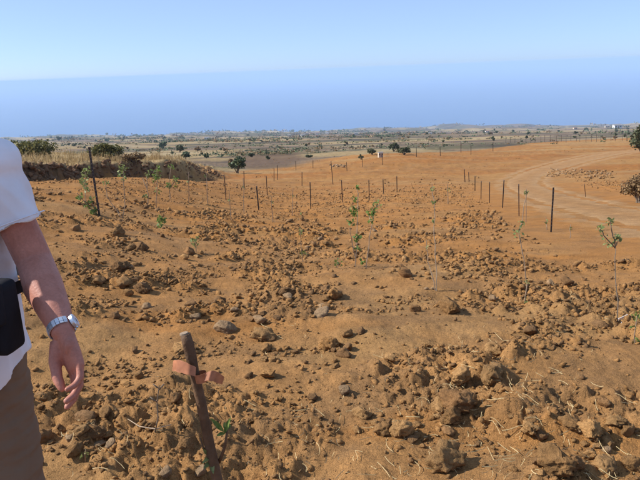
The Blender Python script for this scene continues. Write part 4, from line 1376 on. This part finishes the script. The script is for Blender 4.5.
for px, py, w, lab, wa, ro in [
    (617, 128, 6.5, 'largest white house near the coast at the right', 'white_wall', 'roof_grey'), (607, 127.5, 3.5, 'small pale house left of the largest white house', 'tan_wall', 'roof_grey'),
    (487, 132.5, 3.5, 'small white house right of the headland', 'white_wall', 'roof_red'), (575, 129, 3, 'tiny pale house on the right-hand skyline', 'tan_wall', 'roof_red'),
    (207, 139.5, 4.5, 'lone white house in the left half of the plain', 'white_wall', 'roof_grey'), (277, 138, 3.5, 'white house at the left end of the house row', 'white_wall', 'roof_red'),
    (289, 136.5, 3.5, 'pale house second in the house row', 'tan_wall', 'roof_grey'), (303, 136, 4, 'white house in the middle of the house row', 'white_wall', 'roof_grey'),
    (311, 134.5, 3, 'small pale house right of the middle of the house row', 'tan_wall', 'roof_red'), (318, 134.5, 3.5, 'white house at the right end of the house row', 'white_wall', 'roof_red'),
    (327, 134, 3, 'small white house standing just beyond the house row', 'white_wall', 'roof_grey'), (338, 133.6, 3, 'tan house midway along the skyline', 'tan_wall', 'roof_red'),
    (356, 134.5, 3.5, 'white house above the far round bushes', 'white_wall', 'roof_grey'), (33, 141, 3, 'tiny white house above the wide olive bush', 'white_wall', 'roof_grey'), (40, 140.5, 3, 'tiny pink house above the wide olive bush', 'tan_wall', 'roof_red'),
    (430, 134, 3, 'small white house left of the headland', 'white_wall', 'roof_grey')]:
    house(px, py, w, lab, wa, ro, random.uniform(-.4, .4))
h2 = house(380.5, 156.5, 4.5, 'pale hut between far bushes on the field edge', 'tan_wall', 'roof_grey', .2, .9)

# pale rubble and a pole by the road
for k in range(12):
    put_clod(330 + k * 1.3 + random.uniform(-.5, .5), 166 + random.uniform(-1.3, 1.3), random.uniform(1.8, 3.2), 'stone', 'pale rock in the small pile at the far field edge', name='pale_rock')['group'] = 'pale rocks at the far field edge'
# ------------------------------------------------------------------ the person, seen from behind at the left edge
def mat_skin():
    m, nt, b = new_mat('skin')
    tc = nd(nt, 'ShaderNodeTexCoord').outputs['Object']
    n = noise_tex(nt, tc, 18, 4, .6); n2 = noise_tex(nt, tc, 160, 3, .6)
    c = ramp(nt, n, [(.3, (.37, .150, .105)), (.7, (.48, .212, .155))])
    c = mul(nt, c, ramp(nt, n2, [(.3, .88), (.7, 1.08)]))
    nt.links.new(c, b.inputs['Base Color'])
    b.inputs['Roughness'].default_value = .5
    b.inputs['Subsurface Weight'].default_value = .12
    b.inputs['Subsurface Radius'].default_value = (.012, .005, .003)
    b.inputs['Subsurface Scale'].default_value = .6
    bump(nt, b, n2, .0012, .6)
    return m
def mat_cloth(name, col, weave=900, fold=7, var=.08):
    m, nt, b = new_mat(name)
    tc = nd(nt, 'ShaderNodeTexCoord').outputs['Object']
    n = noise_tex(nt, tc, fold, 4, .55); n2 = noise_tex(nt, tc, weave, 2, .5)
    c = ramp(nt, n, [(.3, [k * (1 - var) for k in col]), (.7, [min(1, k * (1 + var)) for k in col])])
    nt.links.new(c, b.inputs['Base Color'])
    b.inputs['Roughness'].default_value = .9
    b.inputs['Specular IOR Level'].default_value = .15
    p = bump(nt, b, n, .012, .6)
    bump(nt, b, n2, .0006, .5, p)
    return m
M['skin'] = mat_skin()
M['shirt'] = mat_cloth('white_cotton', (.74, .74, .79))
M['trousers'] = mat_cloth('brown_canvas', (.20, .125, .078), 700, 6, .06)
M['shoe'] = mat_simple('shoe_leather', (.06, .045, .035), .2, 20, .6)
M['hair'] = mat_simple('grey_hair', (.16, .14, .125), .3, 60, .7, .3, 220, .004)
M['bag'] = mat_cloth('black_nylon', (.014, .014, .018), 800, 9, .2)
M['zip'] = mat_simple('zip_metal', (.35, .36, .40), .1, 60, .35, .5, metallic=.6)
M['watch_steel'] = mat_simple('watch_steel', (.62, .66, .72), .08, 90, .28, .5, metallic=.75)
M['watch_dial'] = mat_simple('watch_dial', (.55, .62, .72), .08, 60, .2, .5)
M['eye'] = mat_simple('eye', (.6, .58, .55), .1, 20, .3)

def remesh(name, mb, mat, parent, voxel, smooth=4, factor=.5, disp=None):
    o = mb.build('tmp', mat, None, True)
    md = o.modifiers.new('r', 'REMESH'); md.mode = 'VOXEL'; md.voxel_size = voxel; md.use_smooth_shade = True
    sm = o.modifiers.new('s', 'SMOOTH'); sm.iterations = smooth; sm.factor = factor
    dg = bpy.context.evaluated_depsgraph_get()
    me = bpy.data.meshes.new_from_object(o.evaluated_get(dg))
    old = o.data
    bpy.data.objects.remove(o); bpy.data.meshes.remove(old)
    n = len(me.vertices)
    co = np.empty(n * 3, np.float32); me.vertices.foreach_get('co', co); co = co.reshape(-1, 3).astype(float)
    if disp is not None:
        nr = np.empty(n * 3, np.float32); me.vertex_normals.foreach_get('vector', nr); nr = nr.reshape(-1, 3)
        co = co + nr * disp(co)[:, None]
    if parent is not None:
        co = co - np.array(parent.location[:])
    me.vertices.foreach_set('co', co.astype(np.float32).ravel())
    me.polygons.foreach_set('use_smooth', np.ones(len(me.polygons), bool))
    me.materials.clear(); me.materials.append(mat); me.update()
    return link_mesh(name, me, parent)

def chain(mb, pts, rad, n=12, balls=True, ref=None):
    mb.tube(pts, rad, n, ref)
    if balls:
        for p, r in zip((pts[0], pts[-1]), (rad[0], rad[-1])):
            rr = r if not hasattr(r, '__len__') else min(r)
            mb.ball(p, rr, 10, 8)

def person():
    S = Vector((-.860, 1.66, 1.378)); E = W(34.5, 261, 1.64); Wr = W(62.5, 330, 1.46); K = W(76, 368, 1.425)
    cx, cy = -1.045, 1.67
    gz = hz(-1.0, 1.6)
    e = empty('person', (cx, cy, gz), 'person in white t-shirt and brown trousers at the left edge, arm hanging', 'person')
    V = Vector
    b = MB()
    # torso, pelvis, neck
    b.tube([V((cx, cy, z)) for z in (.80, .90, 1.0, 1.12, 1.24, 1.34, 1.41)], [(.13, .10), (.145, .11), (.145, .105), (.145, .10), (.155, .105), (.15, .095), (.09, .07)], 18, (1, 0, 0))
    b.tube([V((cx, cy, 1.36)), V((cx, cy + .01, 1.44)), V((cx, cy + .025, 1.50))], [.068, .056, .056], 14)
    b.tube([V((cx - .19, cy - .01, 1.372)), V((cx, cy, 1.40)), S], [.055, .06, .055], 12)
    # head: skull, face, jaw, nose, ears (looks away from the camera)
    hc = V((cx, cy + .03, 1.585))
    b.ball(hc, (.075, .095, .105), 20, 14)
    b.ball(hc + V((0, .035, -.055)), (.058, .062, .065), 16, 10)
    b.tube([hc + V((0, .092, .012)), hc + V((0, .108, -.012)), hc + V((0, .115, -.03))], [.009, .012, .014], 8)
    b.ball(hc + V((0, .112, -.03)), .014, 8, 6)
    for sx in (-1, 1):
        b.ball(hc + V((sx * .077, .0, -.01)), (.010, .020, .032), 10, 8)
        b.ball(hc + V((sx * .016, .105, -.033)), .010, 8, 6)
    b.ball(hc + V((0, .090, -.062)), (.026, .012, .007), 10, 6)
    b.ball(hc + V((0, .088, -.075)), (.022, .012, .007), 10, 6)
    # right arm (towards the camera's right)
    mid = E.lerp(Wr, .40) + V((-.004, 0, 0))
    b.tube([S, S.lerp(E, .45), E, mid, E.lerp(Wr, .75), Wr], [.056, .049, .047, .050, .040, .030], 16)
    b.ball(S, .058, 14, 10); b.ball(E, .047, 14, 10); b.ball(Wr, .030, 12, 8)
    # right hand
    d = (K - Wr).normalized()
    n = V((-.62, -.72, -.1)); n = (n - d * n.dot(d)).normalized()
    t = n.cross(d).normalized()
    if t.x > 0: t = -t
    b.tube([Wr - d * .01, Wr + d * .03, Wr + d * .065, K, K + d * .008], [(.031, .023), (.038, .022), (.045, .020), (.046, .0165), (.040, .012)], 16, t)
    b.ball(Wr + d * .042 + t * .026 + n * .008, (.020, .020, .028), 12, 8)
    b.ball(Wr + d * .05 - t * .026 + n * .006, (.015, .015, .026), 12, 8)
    fing = [(.0305, (.044, .027, .022), .0098, (8, 30, 48)), (.0108, (.046, .029, .023), .0112, (11, 40, 60)), (-.0108, (.043, .027, .022), .0108, (15, 50, 72)), (-.0310, (.035, .022, .019), .0098, (20, 58, 82))]
    nails = []
    for off, ls, r0, ang in fing:
        p = K + t * off - n * .001 + d * (-.004 if abs(off) > .02 else .002)
        pts = [p - d * .012, p]; rad = [r0 * 1.1, r0 * 1.12]
        for i, (L, a) in enumerate(zip(ls, ang)):
            a = R(a); q = (d * math.cos(a) + n * math.sin(a) + t * off * 1.2).normalized()
            pm = p + q * (L * .5); p = p + q * L
            pts += [pm, p]; rad += [r0 * (.93 - .07 * i), r0 * (1.0 - .13 * i)]
        b.tube(pts, rad, 12); b.ball(p, rad[-1], 10, 8)
        nails.append((p, q, rad[-1]))
    p0 = Wr + d * .024 + t * .017 + n * .012
    p1 = p0 + (d * .88 + t * .20 + n * .42).normalized() * .050
    p2 = p1 + (d * .96 - t * .10 + n * .22).normalized() * .039
    p3 = p2 + (d * .96 - t * .24 + n * .02).normalized() * .031
    b.tube([p0, p0.lerp(p1, .5), p1, p1.lerp(p2, .5), p2, p2.lerp(p3, .6), p3], [.021, .019, .016, .0138, .0132, .0118, .0090], 12); b.ball(p3, .0085, 10, 8)
    # left arm and hand, out of the frame, relaxed
    S2 = V((cx - .195, cy, 1.372)); E2 = S2 + V((-.07, .01, -.27)); W2 = E2 + V((.01, .10, -.225)); d2 = V((.05, .25, -1)).normalized()
    b.tube([S2, S2.lerp(E2, .5), E2, E2.lerp(W2, .4), W2], [.056, .047, .043, .044, .028], 14); b.ball(S2, .058, 12, 8)
    n2 = V((1, .1, .05)); n2 = (n2 - d2 * n2.dot(d2)).normalized(); t2 = n2.cross(d2).normalized()
    if t2.y < 0: t2 = -t2
    K2 = W2 + d2 * .095
    b.tube([W2, W2 + d2 * .05, K2], [(.029, .021), (.041, .018), (.042, .014)], 14, t2)
    for off, ls, r0, ang in fing:
        p = K2 + t2 * off; pts = [p - d2 * .01, p]; rad = [r0 * 1.1] * 2
        for i, (L, a) in enumerate(zip(ls, ang)):
            a = R(a); q = d2 * math.cos(a) + n2 * math.sin(a); p = p + q * L; pts.append(p); rad.append(r0 * (1 - .13 * i))
        b.tube(pts, rad, 10)
    b.tube([W2 + d2 * .02 + t2 * .025, W2 + d2 * .06 + t2 * .055 + n2 * .015, W2 + d2 * .09 + t2 * .062 + n2 * .025, W2 + d2 * .115 + t2 * .06 + n2 * .03], [.015, .012, .0105, .008], 10)
    # legs
    hipR = V((cx + .072, cy - .01, .80)); kneeR = V((-.90, 1.53, .36)); ankR = V((-.92, 1.50, gz + .09))
    hipL = V((cx - .095, cy, .80)); kneeL = V((cx - .12, cy + .03, .37)); ankL = V((cx - .14, cy, gz + .09))
    for h_, k_, a_ in ((hipR, kneeR, ankR), (hipL, kneeL, ankL)):
        b.tube([h_, h_.lerp(k_, .5), k_, k_.lerp(a_, .3), a_], [.085, .072, .055, .055, .038], 14)
        b.tube([a_, a_ + V((0, .05, -.045)), a_ + V((0, .16, -.06))], [.04, .04, .025], 10)
    body = remesh('body', b, M['skin'], e, .0036, 4, .4)
    nl = MB()
    # shirt: closed loft with a longer tail at the back
    sh = MB(); nn = 40
    rows = [(.80, .196, .182), (.87, .195, .172), (1.0, .193, .152), (1.10, .190, .146), (1.20, .190, .142), (1.29, .188, .132), (1.35, .185, .115), (1.40, .125, .085), (1.435, .072, .068), (1.45, .066, .066)]
    vs = []
    for i, (z, rx, ry) in enumerate(rows):
        for j in range(nn):
            a = 2 * math.pi * j / nn
            x = cx + rx * math.cos(a); yv = cy + ry * math.sin(a) - (.025 if z < .95 else .01 if z < 1.05 else 0)
            zz = z
            if i < 2:
                zz = z - (.09 if i == 0 else .03) * max(0, -math.sin(a)) ** 1.0 + (.04 if i == 0 else .02) * abs(math.cos(a)) ** 2
            vs.append((x, yv, zz))
    fs = [(i * nn + j, i * nn + (j + 1) % nn, (i + 1) * nn + (j + 1) % nn, (i + 1) * nn + j) for i in range(len(rows) - 1) for j in range(nn)]
    fs += [tuple(reversed(range(nn))), tuple((len(rows) - 1) * nn + j for j in range(nn))]
    sh.add(vs, fs)
    for s_, el in ((S, E), (S2, E2)):
        up = V((0, 0, .028))
        end = s_.lerp(el, .62)
        sgn = 1 if s_ is S else -1
        sh.tube([V((cx + sgn * .08, cy, 1.375)), s_ + up * .3, s_.lerp(el, .3), s_.lerp(el, .5), end], [.076, .078, .073, .073, .076], 20)
        sh.ball(s_ + up * .25, .078, 16, 12)
    def folds(co):
        x, yv, z = co[:, 0], co[:, 1], co[:, 2]
        q = .012 * (.5 - np.abs(fbm(x * .9 + z * .8, yv + z * .25, .12, 2, 601))) + .008 * fbm((x - z * .6) * .5, yv + x, .12, 2, 611) - .005
        return q
    remesh('t_shirt', sh, M['shirt'], e, .0065, 6, .5, folds)
    shirt_o = [o_ for o_ in e.children if o_.name.startswith('t_shirt')][0]
    ax_ = (E - S).normalized(); ce = S.lerp(E, .56); s1_ = V((1, 0, 0)); s1_ = (s1_ - ax_ * s1_.dot(ax_)).normalized(); s2_ = ax_.cross(s1_)
    m_ = MB(); m_.tube([ce + (s1_ * math.cos(2 * math.pi * k / 40) + s2_ * math.sin(2 * math.pi * k / 40)) * .0755 for k in range(41)], .0018, 6, cap=False)
    hm = m_.build('sleeve_seam', M['shirt'], None, True)
    for v_ in hm.data.vertices: v_.co = v_.co - e.location
    hm.parent = shirt_o
    tr = MB()
    tr.tube([V((cx, cy, z)) for z in (.74, .80, .90, .98)], [(.155, .122), (.165, .13), (.165, .125), (.155, .115)], 24, (1, 0, 0))
    for h_, k_, a_ in ((hipR, kneeR, ankR), (hipL, kneeL, ankL)):
        tr.tube([h_ + V((0, 0, .05)), h_.lerp(k_, .25), h_.lerp(k_, .6), k_, k_.lerp(a_, .5), a_ + V((0, .01, .0)), a_ + V((0, .015, -.045))], [.105, .105, .098, .090, .083, .08, .078], 20)
    def folds2(co):
        x, yv, z = co[:, 0], co[:, 1], co[:, 2]
        return .009 * (.35 - np.abs(fbm(x * .7 + yv, z * 1.5 + x * 1.1, .13, 2, 621))) + .004 * fbm(x, z * 2.5, .05, 2, 631)
    remesh('trousers', tr, M['trousers'], e, .0075, 5, .5, folds2)
    for a_ in (ankR, ankL):
        k = MB()
        k.tube([a_ + V((0, -.06, -.05)), a_ + V((0, .0, -.045)), a_ + V((0, .09, -.055)), a_ + V((0, .17, -.065)), a_ + V((0, .21, -.072))], [(.036, .034), (.042, .046), (.047, .036), (.046, .026), (.030, .016)], 16, (1, 0, 0))
        remesh('shoe', k, M['shoe'], e, .007, 3)
    hr = MB()
    hr.ball(hc + V((0, -.012, .022)), (.083, .094, .098), 20, 14)
    remesh('hair', hr, M['hair'], e, .006, 2, .5, lambda co: .004 * fbm(co[:, 0] * 3, co[:, 2] + co[:, 1], .03, 3, 641))
    for sx in (-1, 1):
        k = MB(); k.ball(hc + V((sx * .03, .086, .005)), (.013, .008, .008), 12, 8); k.build('eye', M['eye'], e, True)

    # wristwatch
    dw = (Wr - E).normalized(); cw = Wr - dw * .006
    we = empty('wristwatch', cw, 'steel bracelet wristwatch on the hanging wrist', 'wristwatch')
    a1 = t; a1 = (a1 - dw * a1.dot(dw)).normalized(); a2 = dw.cross(a1)
    face = V((1, -.15, .05)); face = (face - dw * face.dot(dw)).normalized()
    f2 = dw.cross(face)
    rr = .0325
    for k in range(22):
        th = 2 * math.pi * k / 22
        if math.cos(th) > .80: continue
        rad_ = face * math.cos(th) + f2 * math.sin(th); tan_ = dw.cross(rad_)
        rot = Matrix((tan_, dw, rad_)).transposed()
        m_ = MB(); m_.box(cw + rad_ * rr, (.0084, .019, .0034), rot)
        m_.box(cw + rad_ * (rr + .0006), (.0088, .0066, .0036), rot)
        m_.build('bracelet_link', M['watch_steel'], we)
    m_ = MB(); m_.tube([cw + face * (rr - .004), cw + face * (rr + .004), cw + face * (rr + .0065)], [.0185, .0195, .0170], 28)
    m_.build('case', M['watch_steel'], we)
    m_ = MB(); m_.tube([cw + face * (rr + .0060), cw + face * (rr + .0072)], [.0150, .0148], 28); dl = m_.build('dial', M['watch_dial'], we)
    m_ = MB(); m_.box(cw + face * (rr + .0076) + dw * .004, (.0012, .009, .0006), Matrix((f2, dw, face)).transposed()); m_.box(cw + face * (rr + .0076) + f2 * .003, (.007, .0012, .0006), Matrix((f2, dw, face)).transposed())
    hd = m_.build('watch_hands', M['bag'], we); hd.parent = dl
    m_ = MB(); m_.tube([cw + face * (rr + .002) + dw * .018, cw + face * (rr + .002) + dw * .0235], .0028, 10); m_.build('crown', M['watch_steel'], we)

    # black waist bag on the hip
    bc = V((-.855, 1.475, 1.035))
    be = empty('waist_bag', bc, 'black nylon pouch worn at the waist over the white shirt', 'bag', rz=R(-8))
    def rbox(name, c, dim, mat, bev, parent=be, rot=None):
        bm = bmesh.new(); bmesh.ops.create_cube(bm, size=1)
        bmesh.ops.scale(bm, vec=dim, verts=bm.verts)
        bmesh.ops.bevel(bm, geom=bm.edges[:], offset=bev, segments=4, profile=.6, affect='EDGES')
        for v in bm.verts:
            if rot is not None: v.co = rot @ v.co
            v.co += V(c)
        me = bpy.data.meshes.new(name); bm.to_mesh(me); bm.free()
        for p in me.polygons: p.use_smooth = True
        me.materials.append(mat)
        return link_mesh(name, me, parent)
    rbox('pouch', (0, 0, 0), (.175, .085, .185), M['bag'], .022)
    fl = rbox('flap', (0, -.036, .045), (.180, .026, .105), M['bag'], .010, rot=Matrix.Rotation(R(-4), 3, 'X'))
    rbox('front_pocket', (-.005, -.044, -.045), (.14, .022, .075), M['bag'], .009)
    m_ = MB(); m_.box((.0, -.0505, -.003), (.165, .004, .004)); zp_ = m_.build('zip', M['zip'], be, local=False)
    m_ = MB(); m_.box((.075, -.052, -.016), (.004, .003, .022)); m_.build('zip_pull', M['zip'], zp_, local=False)
    m_ = MB(); P = []
    for k in range(41):
        a = 2 * math.pi * k / 40
        P.append(V((cx + .222 * math.cos(a), cy + .165 * math.sin(a), 1.055)))
    strip(m_, P, [.036] * 41, (0, 0, 1), .002); m_.build('belt_strap', M['bag'], be)
    m_ = MB(); P = [V((-.90, 1.505, 1.10)), V((-.93, 1.515, 1.18)), V((-1.0, 1.515, 1.28)), V((-1.08, 1.535, 1.38)), V((-1.13, 1.60, 1.445)), V((-1.15, 1.69, 1.45)), V((-1.13, 1.78, 1.38))]
    strip(m_, P, [.034] * len(P), (.75, 0, .5), .002); m_.build('shoulder_strap', M['bag'], be)
person()
